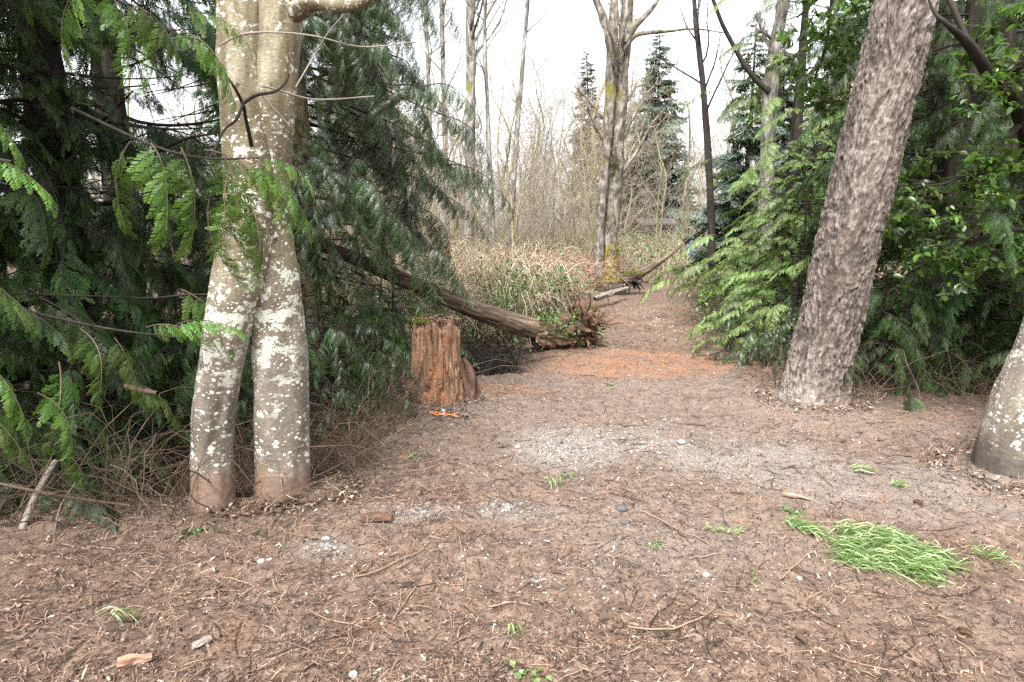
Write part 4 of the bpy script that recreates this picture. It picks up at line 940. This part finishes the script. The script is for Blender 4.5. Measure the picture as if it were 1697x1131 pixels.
ru = np.random.default_rng(100)
def region(n, f, r=ru):
    out = []
    while len(out) < n:
        p = f(r); 
        if p is not None: out.append(p)
    return np.array(out)
def verge_left(r, y0=9.2, y1=21, wmax=7):
    y = r.uniform(y0, y1); x = path_x(y) - 1.75 - abs(r.normal(0, wmax * .45)); return (x, y)
g = Geo(); P = canes(g, 2600, region(2600, lambda r: verge_left(r, 10.8, 21, 6)), (.6, 1.4), (.35, .95), ru, .0095); g.obj('red_brambles', MAT['cane_red']); tag(bpy.data.objects['red_brambles'], 'reddish-brown leafless bramble thicket left of the trail', kind='stuff')
g = Geo(); P = canes(g, 1900, region(1900, lambda r: verge_left(r, 9.0, 12.5, 6)), (.6, 1.3), (.5, 1.3), ru, .0075); 
tag(g.obj('tan_brambles', MAT['cane_tan']), 'tangled tan bramble canes behind the leaning log', kind='stuff')
g = Geo(); c0 = P.reshape(-1, 3)[ru.integers(0, 1900 * 8, 2000)] + ru.normal(0, .06, (2000, 3)); c0[:, 2] *= .8; leaf_cloud(g, c0, .075, ru, .75)
xy = region(2000, lambda r: (r.uniform(-3.5, 1.4), r.uniform(8.8, 11.5))); c0 = np.stack([xy[:, 0], xy[:, 1], ground_h(xy[:, 0], xy[:, 1], False) + ru.uniform(0, .42, 2000) * ru.random(2000)], -1); leaf_cloud(g, c0, .07, ru, .75)
c0 = at(925, 540, 8.3) + ru.normal(0, 1, (1100, 3)) * [.22, .2, .13]; leaf_cloud(g, c0[:800], .042, ru, .7, a=ru.uniform(.2, .8, 800))
c0 = at(905, 470, 10.0) + ru.normal(0, 1, (900, 3)) * [.5, .4, .15]; leaf_cloud(g, c0, .06, ru, .7)
c0 = at(835, 500, 8.9) + ru.normal(0, 1, (500, 3)) * [.22, .2, .25]; leaf_cloud(g, c0, .06, ru, .7)
tag(g.obj('ivy_leaves', MAT['ivy_leaf']), 'green ivy and bramble leaves over the left bank', kind='stuff')
# small shrubs on the banks
def verge_far(r):
    y = r.uniform(20.5, 34); return (r.uniform(-2, 13), y)
g = Geo(); P = canes(g, 2200, region(2200, verge_far), (.8, 2.2), (.5, 1.5), ru, .008); tag(g.obj('far_brambles', MAT['cane_tan']), 'pale tangled brush beyond the end of the trail', kind='stuff')
g = Geo(); c0 = P.reshape(-1, 3)[ru.integers(0, 2200 * 8, 9000)] + ru.normal(0, .1, (9000, 3)); leaf_cloud(g, c0, .13, ru, .7, a=ru.uniform(.3, 1, 9000)); tag(g.obj('far_undergrowth', MAT['ivy_leaf']), 'light green undergrowth on the rise beyond the trail', kind='stuff')
def verge_right(r):
    y = r.uniform(7, 19); x = path_x(y) + 1.25 + abs(r.normal(0, 1.2)) - .0 * y; return (x, y)
g = Geo(); P = canes(g, 900, region(900, verge_right), (.3, 1.0), (.2, .6), ru, .005); tag(g.obj('verge_twigs', MAT['twig_brown']), 'brown twigs under the green saplings on the right verge', kind='stuff')
g = Geo(); c0 = P.reshape(-1, 3)[ru.integers(0, 900 * 8, 6000)] + ru.normal(0, .08, (6000, 3)); leaf_cloud(g, c0, .07, ru, .6); tag(g.obj('verge_leaves', MAT['ivy_leaf']), 'small green leaves of low growth on the right verge', kind='stuff')
# dead twigs under the big cedar
def under(r): return (r.uniform(-4.6, -.95), r.uniform(3.15, 6.5))
g = Geo(); P = canes(g, 520, region(520, under), (.3, 1.2), (.1, .6), ru, .0035)
P = canes(g, 240, region(240, lambda r: (r.uniform(-4.2, -1.25), r.uniform(3.0, 3.7))), (.3, 1.0), (.10, .5), ru, .003); tag(g.obj('dead_twigs', MAT['twig_brown']), 'tangle of dead brown twigs under the dark left cedar', kind='stuff')
g = Geo(); canes(g, 500, region(500, lambda r: (-1.25 + r.normal(0, .22), r.uniform(3.7, 6.2))), (.15, .6), (.04, .2), ru, .003); tag(g.obj('brush_pile', MAT['twig_brown']), 'brown brush and cut twigs heaped along the edge by the stump', kind='stuff')
g = Geo(); canes(g, 420, region(420, lambda r: (r.uniform(-1.6, .1), r.uniform(7.2, 8.7))), (.4, 1.0), (.05, .38), ru, .008); tag(g.obj('pit_brush', MAT['dark_wood']), 'dead branches coloured dark as pit shade, filling the pit under the leaning log', kind='stuff')  # dark wood puts the pit's shade into the brush colour
g = Geo(); canes(g, 300, region(300, lambda r: (r.uniform(2.6, 6.0), r.uniform(5.2, 6.6))), (.2, .8), (.05, .5), ru, .003); tag(g.obj('shade_twigs', MAT['twig_brown']), 'thin twigs in the shade right of the leaning fir', kind='stuff')
g = Geo()
for (bx, by, br, n_) in ((-1.52, 3.36, .2, 60), (-1.2, 3.5, .22, 60), (fb[0], fb[1], .42, 90), (sb[0], sb[1], .36, 90), (ab[0], ab[1], .36, 70)):
    aa = ru.uniform(0, 6.28, n_); canes(g, n_, np.stack([bx + np.cos(aa) * br * ru.uniform(.9, 1.5, n_), by + np.sin(aa) * br * ru.uniform(.9, 1.5, n_)], -1), (.06, .28), (.01, .08), ru, .0022)
    for q in range(2):
        aa = ru.uniform(0, 6.28, 260); rq_ = br * ru.uniform(.85, 1.35, 260); X_ = bx + np.cos(aa) * rq_; Y_ = by + np.sin(aa) * rq_
        leaf_cloud(g, np.stack([X_, Y_, ground_h(X_, Y_) + ru.uniform(0, .035, 260)], -1), .035, ru, .45, .4)
tag(g.obj('base_debris', MAT['litter']), 'needles, leaves and twigs banked against the trunk bases and stump', kind='stuff')
# big dead sticks at left
for i_, (rows, lab) in enumerate((([(35, 880, 12, 3.0), (60, 820, 11, 3.1), (92, 765, 9, 3.3)], 'thick grey stick leaning up in the lower left brush'), ([(-10, 800, 5, 2.9), (100, 822, 5, 3.0), (215, 838, 4, 3.1)], 'long thin orange-brown twig lying across the lower left brush'),
                              ([(88, 895, 2.5, 2.95), (100, 840, 2, 3.0), (125, 800, 1.5, 3.1)], 'thin pale twig curving up right of the thick grey stick'), ([(210, 640, 9, 3.2), (240, 648, 8, 3.1), (262, 652, 7, 3.0)], 'short cut limb end with a pale face in the cedar shade'))):
    g = Geo(); c = spline(cpx(rows, 3), 16); tubes(g, c[:, :3], c[:, 3], 8); o = g.obj('stick', MAT['twig_brown'] if i_ in (1, 3) else MAT['twig_grey'], origin=c[0, :3]); tag(o, lab, 'stick', 'sticks under the left cedar')

# ------------------------------------------------------------------ litter on the ground
def polar(n, r, r0=1.5, r1=24, a0=-48, a1=48):
    q = r0 * (r1 / r0) ** r.random(n); a = np.radians(r.uniform(a0, a1, n)); return q * np.sin(a), q * np.cos(a), q
def chips(g, n, r, L, wd, rr_=(1.5, 24), curl=.16, amin=0, amax=1, lift=.006, tilt=.25, power=1.0, xyz=None, grow_=.06):
    x, y, q = polar(n, r, *rr_) if xyz is None else xyz; a = r.uniform(0, 6.28, n); tl = r.normal(0, tilt, n); l = r.uniform(*L, n) * (1 + grow_ * q); w_ = r.uniform(*wd, n) * (1 + grow_ * 1.5 * q)
    mk_ = masks(x, y); cov = .62 + .38 * sstep(-.35, .30, fbm(x * 1.1, y * 1.1, 21, 4) + .25 * fbm(x * 6, y * 6, 3, 2)); keep = (r.random(n) > .2 * mk_[:, 0]) & (r.random(n) < cov * (1 - .25 * np.clip(mk_[:, 1], 0, 1))); gsh = np.clip(mk_[:, 1], 0, 1)[keep]; x, y, a, tl, l, w_ = [v[keep] for v in (x, y, a, tl, l, w_)]; n = len(x)
    z = ground_h(x, y) + lift * r.random(n); d = np.stack([np.cos(a) * np.cos(tl), np.sin(a) * np.cos(tl), np.sin(tl)], -1)
    nr_ = norm(np.stack([r.normal(0, .35, n), r.normal(0, .35, n), np.ones(n)], -1)); s = norm(np.cross(d, nr_)); C = np.stack([x, y, z + np.abs(np.sin(tl)) * l * .35], -1)
    cu = r.normal(0, curl, n) * l
    rows_ = []
    for t, k_ in ((-.5, .6), (0, 1), (.5, .5)):
        c = C + d * (l * t)[:, None] + s * (cu * (t * t))[:, None]
        if t == 0: c[:, 2] += l * .06
        rows_ += [c + s * (w_ * .5 * k_)[:, None], c - s * (w_ * .5 * k_)[:, None]]
    V = np.stack(rows_, 1); b = np.arange(n)[:, None] * 6; Q = np.concatenate([b + [0, 1, 3, 2], b + [2, 3, 5, 4]])
    A = np.clip(amin + (amax - amin) * r.random(n) ** power + .05 * gsh, 0, 1); g.add(V.reshape(-1, 3), Q=Q, a=np.repeat(A, 6))
rlit = np.random.default_rng(200)
g = Geo(); chips(g, 105000, rlit, (.010, .038), (.0012, .0032), power=1.1, amax=.9); chips(g, 60000, rlit, (.005, .02), (.002, .008), power=1.3, amax=.95, tilt=.4); tag(g.obj('needle_litter', MAT['litter'], smooth=False), 'shredded bark and needle litter covering the clearing floor', kind='stuff')
g = Geo(); chips(g, 1300, rlit, (.012, .045), (.004, .014), rr_=(1.5, 14), amin=.3, amax=1, power=1.3); tag(g.obj('wood_chips', MAT['litter'], smooth=False), 'pale flat wood chips scattered over the clearing', kind='stuff')
x, y, q = polar(5200, rlit, 1.5, 16); n = len(x); a = rlit.uniform(0, 6.28, n); l = (.03 + .17 * rlit.random(n) ** 2.5) * (1 + .05 * q); s = np.linspace(-.5, .5, 5)[None]
cu = rlit.normal(0, .14, n)[:, None]; px_ = x[:, None] + np.cos(a)[:, None] * l[:, None] * s - np.sin(a)[:, None] * l[:, None] * cu * s ** 2 * 2; py_ = y[:, None] + np.sin(a)[:, None] * l[:, None] * s + np.cos(a)[:, None] * l[:, None] * cu * s ** 2 * 2
P = np.stack([px_, py_, ground_h(px_, py_) + .004 + rlit.random((n, 1)) * .012], -1); g = Geo(); tubes(g, P, (rlit.uniform(.0008, .0028, n) * (1 + .05 * q))[:, None] * np.linspace(1, .6, 5)[None], 4, a=.8 * rlit.random(n) ** 1.1); tag(g.obj('fine_twigs', MAT['litter']), 'small twigs lying over the clearing floor', kind='stuff')
# left foreground denser, straw like
xx = rlit.uniform(-3.2, -.2, 5000); yy = rlit.uniform(1.5, 3.6, 5000)
g = Geo(); chips(g, 5000, rlit, (.02, .08), (.0015, .004), xyz=(xx, yy, np.hypot(xx, yy)), power=1, amin=.1, amax=.8, lift=.02, curl=.25); tag(g.obj('straw_litter', MAT['litter'], smooth=False), 'long straw-like bark shreds in front of the alder', kind='stuff')

# stones
def stone_mesh(seed, sub=2):
    r = np.random.default_rng(seed); import bmesh
    bm = bmesh.new(); bmesh.ops.create_icosphere(bm, subdivisions=sub, radius=1)
    V = np.array([v.co[:] for v in bm.verts]); T = np.array([[v.index for v in f.verts] for f in bm.faces]); bm.free()
    V = V * (1 + .22 * fbm(V[:, 0] * 1.3 + seed, V[:, 1] * 1.3, V[:, 2] * 1.3, 3))[:, None] * np.array([1, r.uniform(.65, .9), r.uniform(.45, .7)]); return V, T
SM = [stone_mesh(q, 1) for q in range(8)]
def gravel(name, label, cpx_, n, rx, ry, size, seed, amin=.3, amax=1):
    r = np.random.default_rng(seed); c = gp(*cpx_); g = Geo()
    for q in range(n):
        a, d = r.uniform(0, 6.28), min(abs(r.normal(0, .5)), 1.3); x, y = c[0] + math.cos(a) * d * rx, c[1] + math.sin(a) * d * ry; V, T = SM[r.integers(8)]; s_ = r.uniform(.5, 1.3) * size; t = r.uniform(0, 6.28)
        R_ = np.array([[math.cos(t), -math.sin(t), 0], [math.sin(t), math.cos(t), 0], [0, 0, 1]]); g.add((V * s_) @ R_.T + [x, y, gz(x, y) - s_ * .05], T=T, a=r.uniform(amin, amax), b=V)
    tag(g.obj(name, MAT['stone']), label, kind='stuff')
gravel('gravel', 'pale crushed gravel spilled in the middle of the clearing', (935, 745), 330, .38, .36, .013, 1, .1, .8)
gravel('gravel', 'patch of small rounded pebbles in the centre foreground', (840, 840), 120, .2, .14, .013, 2, .1, .65)
gravel('gravel', 'pebbles showing through the litter left of centre', (690, 850), 120, .34, .16, .012, 3, .1, .65)
gravel('gravel', 'pebbles in front of the right alder stem', (545, 905), 80, .22, .1, .012, 4, .1, .65)
gravel('gravel', 'scattered small stones across the trail', (1060, 740), 420, 1.7, 1.2, .011, 5)
gravel('gravel', 'scattered small stones over the foreground', (900, 960), 260, 1.4, .6, .007, 6)
gravel('gravel', 'loose stones up the trail', (1090, 530), 200, 1.1, 4.5, .02, 7)
for i_, (px, py, s_, sh, lab) in enumerate(((1030, 845, .034, .05, 'dark grey angular stone, the upper of a pair right of the pebbles'), (1035, 868, .026, .08, 'dark grey stone just below its larger neighbour right of the pebbles'), (433, 932, .022, .75, 'pale rounded stone in front of the alder feet'),
        (1062, 599, .045, .15, 'grey stone lying on the orange soil patch'), (1418, 930, .022, 1, 'white stone at the lower edge of the grass clump'), (1170, 954, .016, 1, 'small white stone below the strewn grass'), (540, 895, .026, .6, 'grey rounded stone among pebbles beside the right alder stem'),
        (858, 742, .026, .6, 'flat pale stone left of the crushed gravel'), (1130, 735, .035, .7, 'flat pale stone right of the crushed gravel'), (1490, 882, .02, .05, 'small dark stone above the grass clump'), (585, 1121, .018, .9, 'small pale stone at the bottom edge left of centre'), (1325, 960, .014, .9, 'tiny pale stone in the right foreground soil'))):
    p = gp(px, py); V, T = stone_mesh(300 + i_, 2); g = Geo(); g.add(V * s_ + p + [0, 0, s_ * .25], T=T, a=sh, b=V); tag(g.obj('stone', MAT['stone'], origin=p), lab, 'stone', 'single stones on the clearing')
# chunks of wood, sticks
def chunk(px, py, L, W_, H_, yaw, mt, lab, name='wood_chunk', a=.7, seed=0):
    p = gp(px, py); r = np.random.default_rng(seed + int(px)); s = np.linspace(-.5, .5, 7); P = np.stack([s * L * math.cos(yaw), s * L * math.sin(yaw), 0 * s + H_ * .4], -1) + p
    g = Geo(); stem(g, [[*q, W_ / 2 * k_] for q, k_ in zip(P[[0, 2, 4, 6]], (.8, 1, .85, .6))], 12, 22, lambda th, v, rr_: rr_ * .75 * fbm(np.cos(th) * 1.5 + px, np.sin(th) * 1.5, v * 12, 3), ref=(0, 0, 1), captop=True); V = g.V[0]; V[:, 2] = p[2] + (V[:, 2] - p[2]) * H_ / W_ * 1.2 + .004
    tag(g.obj(name, mt, origin=p, smooth=False), lab, 'wood piece', 'loose pieces of wood')
chunk(225, 1100, .105, .035, .03, .35, MAT['cut_wood'], 'split pale wood chunk lying at the bottom left')
chunk(1320, 825, .15, .06, .02, -.5, MAT['cut_wood'], 'flat reddish bark flake above the strewn grass')
chunk(655, 690 + 5, .09, .035, .03, .2, MAT['cut_wood'], 'cut wood chip near the orange ribbon marker')
chunk(772, 690, .14, .04, .03, 1.9, MAT['twig_grey'], 'grey wood splinter just right of the orange ribbon marker')
chunk(1060, 738, .12, .03, .016, .1, MAT['twig_brown'], 'dark bark piece right of the crushed gravel')
chunk(1140, 705, .30, .035, .018, -.1, MAT['twig_brown'], 'long dark bark piece lying mid-clearing')
chunk(835, 742, .10, .025, .015, .5, MAT['twig_brown'], 'short dark stick left of the crushed gravel')
chunk(1035, 1010, .06, .02, .018, -1.0, MAT['twig_brown'], 'short brown stick in the centre foreground')
chunk(1005, 1028, .055, .018, .012, .2, MAT['twig_brown'], 'small brown wood bit left of the short brown stick')
chunk(1327, 1065, .05, .02, .02, -1.2, MAT['twig_brown'], 'brown wood bit in the lower right soil')
chunk(625, 860, .16, .10, .025, .1, MAT['root'], 'broad reddish bark flake among the left pebbles')
chunk(335, 1070, .07, .022, .02, .9, MAT['twig_grey'], 'weathered stick bit right of the split wood chunk')
for rows, lab in (([(1040, 1043), (1120, 1046), (1160, 1030), (1185, 1010)], 'thin pale forked twig in the lower centre'), ([(665, 1035), (672, 1050), (680, 1070)], 'short pale curved twig in the lower left centre'), ([(810, 1010), (840, 1003), (880, 1008)], 'pale thin twig above the small green sprout'),
                  ([(655, 720), (700, 712), (760, 702), (785, 722)], 'curved pale twig below the stump'), ([(1060, 850), (1120, 880), (1180, 910)], 'thin dark twig angling towards the strewn grass'), ([(590, 960), (680, 925), (725, 890)], 'brown twig lying among the left pebbles'), ([(1290, 965), (1330, 930), (1352, 915)], 'small straight twig left of the grass clump')):
    P = np.array([gp(*q) for q in rows]); P = spline(P, 14); P[:, 2] = ground_h(P[:, 0], P[:, 1]) + .012; g = Geo(); tubes(g, P, np.linspace(.0038, .002, 14), 6, a=.72); tag(g.obj('twig', MAT['litter'], origin=P[0]), lab, 'twig', 'loose twigs on the clearing')
# pine cones
for px, py, lab in ((1521, 836, 'small brown cone on the soil between the grass clump and the right-edge alder'), (1598, 1052, 'tan cone in the lower right soil'), (1397, 734, 'dark cone below the leaning fir')):
    p = gp(px, py); g = Geo(); r = np.random.default_rng(int(px))
    T = thing('fir_cone', lab, 'cone', p); ax = norm(np.array([r.normal(), r.normal(), .15])); B_ = basis(ax)
    s = np.linspace(0, 1, 6); g2 = Geo(); tubes(g2, p + [0, 0, .014] + ax * (s[:, None] - .5) * .05, .009 * np.sin(np.pi * (.12 + .8 * s)), 8); g2.obj('core', MAT['cone'], T)
    for q in range(42):
        u = q / 42; th = q * 2.4; rad_ = .015 * math.sin(math.pi * (.15 + .75 * u)); o_ = B_ @ np.array([(u - .5) * .055, math.cos(th) * rad_ * .5, math.sin(th) * rad_ * .5]); t_ = B_ @ np.array([.006, math.cos(th) * rad_ * .8, math.sin(th) * rad_ * .8]); sdv = norm(np.cross(ax, t_)) * .005
        c = p + [0, 0, .014] + o_; g.add(np.stack([c - sdv * .6, c + t_ * .6 - sdv, c + t_, c + t_ * .6 + sdv, c + sdv * .6]), T=[[0, 1, 2], [0, 2, 4], [4, 2, 3]])
    g.obj('scales', MAT['cone'], T, smooth=False)['kind'] = 'stuff'

# grass
def grass(name, label, pts, n, L, seed, dirn=(1, -.6), spread=.5, wd=.004, cat='grass', lift=.03):
    r = np.random.default_rng(seed); P = []
    pts = [gp(*q) for q in pts]
    w_ = r.random((n,)) * (len(pts) - 1); i_ = w_.astype(int); f = (w_ - i_)[:, None]; A_ = np.array(pts); base = A_[i_] * (1 - f) + A_[np.minimum(i_ + 1, len(pts) - 1)] * f
    base = base + r.normal(0, spread, (n, 3)) * [1, 1, 0]; a = math.atan2(dirn[1], dirn[0]) + r.normal(0, .45, n); l = r.uniform(*L, n); s = np.linspace(0, 1, 5)[None]
    X = base[:, None, 0] + np.cos(a)[:, None] * l[:, None] * s; Y = base[:, None, 1] + np.sin(a)[:, None] * l[:, None] * s; hh = r.uniform(.2, 1, (n, 1)) * lift * np.sin(s * math.pi * .9 + .1) + .004 + r.random((n, 1)) * lift * .5
    Z = ground_h(X, Y) + hh; C = np.stack([X, Y, Z], -1) ; bend_ = r.normal(0, .10, (n, 1)) * l[:, None] * s ** 2; C[..., 0] -= np.sin(a)[:, None] * bend_; C[..., 1] += np.cos(a)[:, None] * bend_
    sd = np.stack([-np.sin(a), np.cos(a), r.normal(0, .5, n)], -1)[:, None] * (wd * r.uniform(.6, 1.3, n))[:, None, None] * np.array([.6, 1, 1, .7, .1])[None, :, None] * .5
    V = np.stack([C - sd, C + sd], 2).reshape(n, 10, 3); b = np.arange(n)[:, None] * 10; Q = np.concatenate([b + [2 * t, 2 * t + 1, 2 * t + 3, 2 * t + 2] for t in range(4)])
    g = Geo(); g.add(V.reshape(-1, 3), Q=Q, a=np.repeat(r.random(n), 10)); c = A_.mean(0); c[2] = gz(c[0], c[1]); o = g.obj(name, MAT['grass'], origin=c); tag(o, label, cat); return o
grass('grass_clump', 'large clump of flattened pulled bright green grass on the right soil', [(1395, 872), (1385, 905), (1400, 930), (1440, 925), (1450, 885), (1480, 895), (1470, 935), (1510, 950), (1515, 910), (1545, 935)], 1150, (.06, .15), 1, (1, -.45), .042, .0048, lift=.03)
grass('grass_clump', 'small bunch of pulled green grass just left of the large clump', [(1300, 868), (1330, 876), (1345, 885)], 170, (.05, .11), 2, (1, -.6), .018)
grass('grass_clump', 'few green blades lying above the large clump, below the fir', [(1410, 778), (1435, 788)], 36, (.08, .16), 3, (1, -.3), .015)
grass('grass_clump', 'single green tuft fragment lying right of the few blades', [(1475, 808), (1490, 808)], 40, (.04, .07), 4, (1, 0), .01)
grass('grass_clump', 'thin line of wilted green stems left of the small bunch', [(1165, 880), (1230, 884)], 50, (.03, .07), 5, (1, 0), .008)
grass('grass_clump', 'wilted yellow-green stems right of the large clump', [(1600, 912), (1660, 930)], 60, (.04, .1), 6, (1, -.6), .03)
grass('grass_sprout', 'small green grass sprout in the lower centre foreground', [(845, 1045), (852, 1048)], 14, (.04, .07), 7, (.2, -.8), .006, lift=.05)
grass('grass_sprout', 'yellow-green grass sprout near the pebble patch', [(915, 810), (925, 805)], 24, (.04, .08), 8, (-.4, .5), .02, lift=.05)
grass('grass_sprout', 'green stems lying in the lower left litter', [(160, 1020), (205, 1026)], 14, (.06, .12), 9, (1, 0), .012)
def herb(px, py, n, sz, lab, seed, a0=.3):
    r = np.random.default_rng(seed); p = gp(px, py); g = Geo(); C = p + r.normal(0, 1, (n, 3)) * [sz * 1.2, sz * .8, 0] + [0, 0, .012]; leaf_cloud(g, C, sz, r, .75, .4, a=r.uniform(a0, min(1, a0 + .5), n)); o = g.obj('small_weed', MAT['ivy_leaf'], origin=p); tag(o, lab, 'weed', 'small weeds on the clearing')
herb(318, 888, 26, .035, 'small dark leafy sprig at the foot of the left alder stem', 1, .0); herb(425, 888, 8, .025, 'single dark leaves in front of the right alder stem', 2, 0); herb(688, 757, 16, .03, 'yellow-green leaves near the brush edge', 3, .6); herb(870, 1122, 26, .03, 'pale green weed at the bottom edge centre', 4, .6)
herb(1315, 850, 18, .03, 'grey-green leaf sprig above the small grass bunch', 5, .2); herb(1010, 640, 14, .03, 'green leaves below the orange soil', 6, .4); herb(1090, 905, 22, .022, 'pale green weed seedlings in the centre right', 7, .6); herb(940, 790, 20, .025, 'pale weed below the crushed gravel', 8, .6); herb(1255, 963, 10, .018, 'tiny seedlings in the right foreground', 9, .6)

# orange ribbon marker
p = gp(735, 690); T = thing('ribbon_marker', 'orange ribbon cross pinned with a white peg in front of the stump', 'marker', p)
for yaw, L in ((-.25, .26), (.12, .24)):
    s = np.linspace(-.5, .5, 12); x = p[0] + s * L * math.cos(yaw); y = p[1] + s * L * math.sin(yaw); z = ground_h(x, y) + .02 + .006 * np.sin(s * 12 + yaw * 9)
    C = np.stack([x, y, z], -1); n_ = np.array([-math.sin(yaw), math.cos(yaw), .35]) * .008; V = np.stack([C - n_, C + n_, C + n_ - [0, 0, .0015], C - n_ - [0, 0, .0015]], 1); b = np.arange(11)[:, None] * 4
    Q = np.concatenate([b + [0, 1, 5, 4], b + [1, 2, 6, 5], b + [2, 3, 7, 6], b + [3, 0, 4, 7]]); g = Geo(); g.add(V.reshape(-1, 3), Q=Q); g.obj('ribbon', MAT['orange'], T)
g = Geo(); tubes(g, p + np.array([[0, 0, -.02], [0, 0, .05], [0, 0, .055]]), [.010, .010, .016], 10); g.obj('peg', flat('white_peg', [(.3, (.6, .6, .6)), (.7, (.75, .75, .75))], 20), T)

# shed and blue drum in the distance
def box(g, c, s, m=0, rz=0.0):
    V = np.array([[x, y, z] for x in (-.5, .5) for y in (-.5, .5) for z in (-.5, .5)]) * s; cr, sr = math.cos(rz), math.sin(rz); V = V @ np.array([[cr, -sr, 0], [sr, cr, 0], [0, 0, 1]]).T + c
    g.add(V, Q=[[0, 1, 3, 2], [4, 6, 7, 5], [0, 4, 5, 1], [2, 3, 7, 6], [0, 2, 6, 4], [1, 5, 7, 3]], m=m)
sp_ = at(1082, 392, 38); sz = gz(sp_[0], sp_[1]); T = thing('shed', 'low grey shed glimpsed through the brush beyond the trail', 'building', (sp_[0], sp_[1], sz)); wt = at(1082, 372, 38)[2]; hh = max(wt - sz, 1.2)
g = Geo(); box(g, [sp_[0], sp_[1], sz + hh / 2], [2.0, 2.6, hh]); g.obj('wall', MAT['shed'], T, smooth=False)
for s_ in (-1, 1):
    g = Geo(); V = np.array([[-1.15, 0, .3], [1.15, 0, .3], [1.15, s_ * 1.6, -.05], [-1.15, s_ * 1.6, -.05]]); V = np.vstack([V, V - [0, 0, .08]]) + [sp_[0], sp_[1], sz + hh + .06]; g.add(V, Q=[[0, 1, 2, 3], [7, 6, 5, 4], [0, 4, 5, 1], [2, 6, 7, 3], [1, 5, 6, 2], [0, 3, 7, 4]]); g.obj('roof_panel', MAT['shed_roof'], T, smooth=False)
for dx in (-.55, .5):
    g = Geo(); box(g, [sp_[0] + dx, sp_[1] - 1.31, sz + hh * .65], [.7, .05, .5]); g.obj('window', MAT['dark'], T, smooth=False)
for px, py, Y in ((1141, 404, 24), (1149, 409, 23.6)):
    p = at(px, py + 8, Y); p[2] = max(p[2] - .3, gz(p[0], p[1])); T = thing('blue_drum', 'left blue plastic drum in the brush beyond the trail' if px == 1141 else 'right blue plastic drum in the brush beyond the trail', 'drum', p, 'blue drums'); g = Geo(); zt = at(px, py - 5, Y)[2]
    s = np.linspace(0, 1, 16); tubes(g, p + np.stack([0 * s, 0 * s, s * (zt - p[2])], -1), .12 * (1 + .05 * np.sin(s * 20)) * np.where(s > .98, .8, 1), 20); g.obj('drum_body', MAT['blue'], T); g = Geo(); tubes(g, [[p[0], p[1], zt], [p[0], p[1], zt + .03]], [.13, .12], 20); g.obj('lid', MAT['blue'], T)
for o in list(COL.objects):
    if '_o' in o: del o['_o']
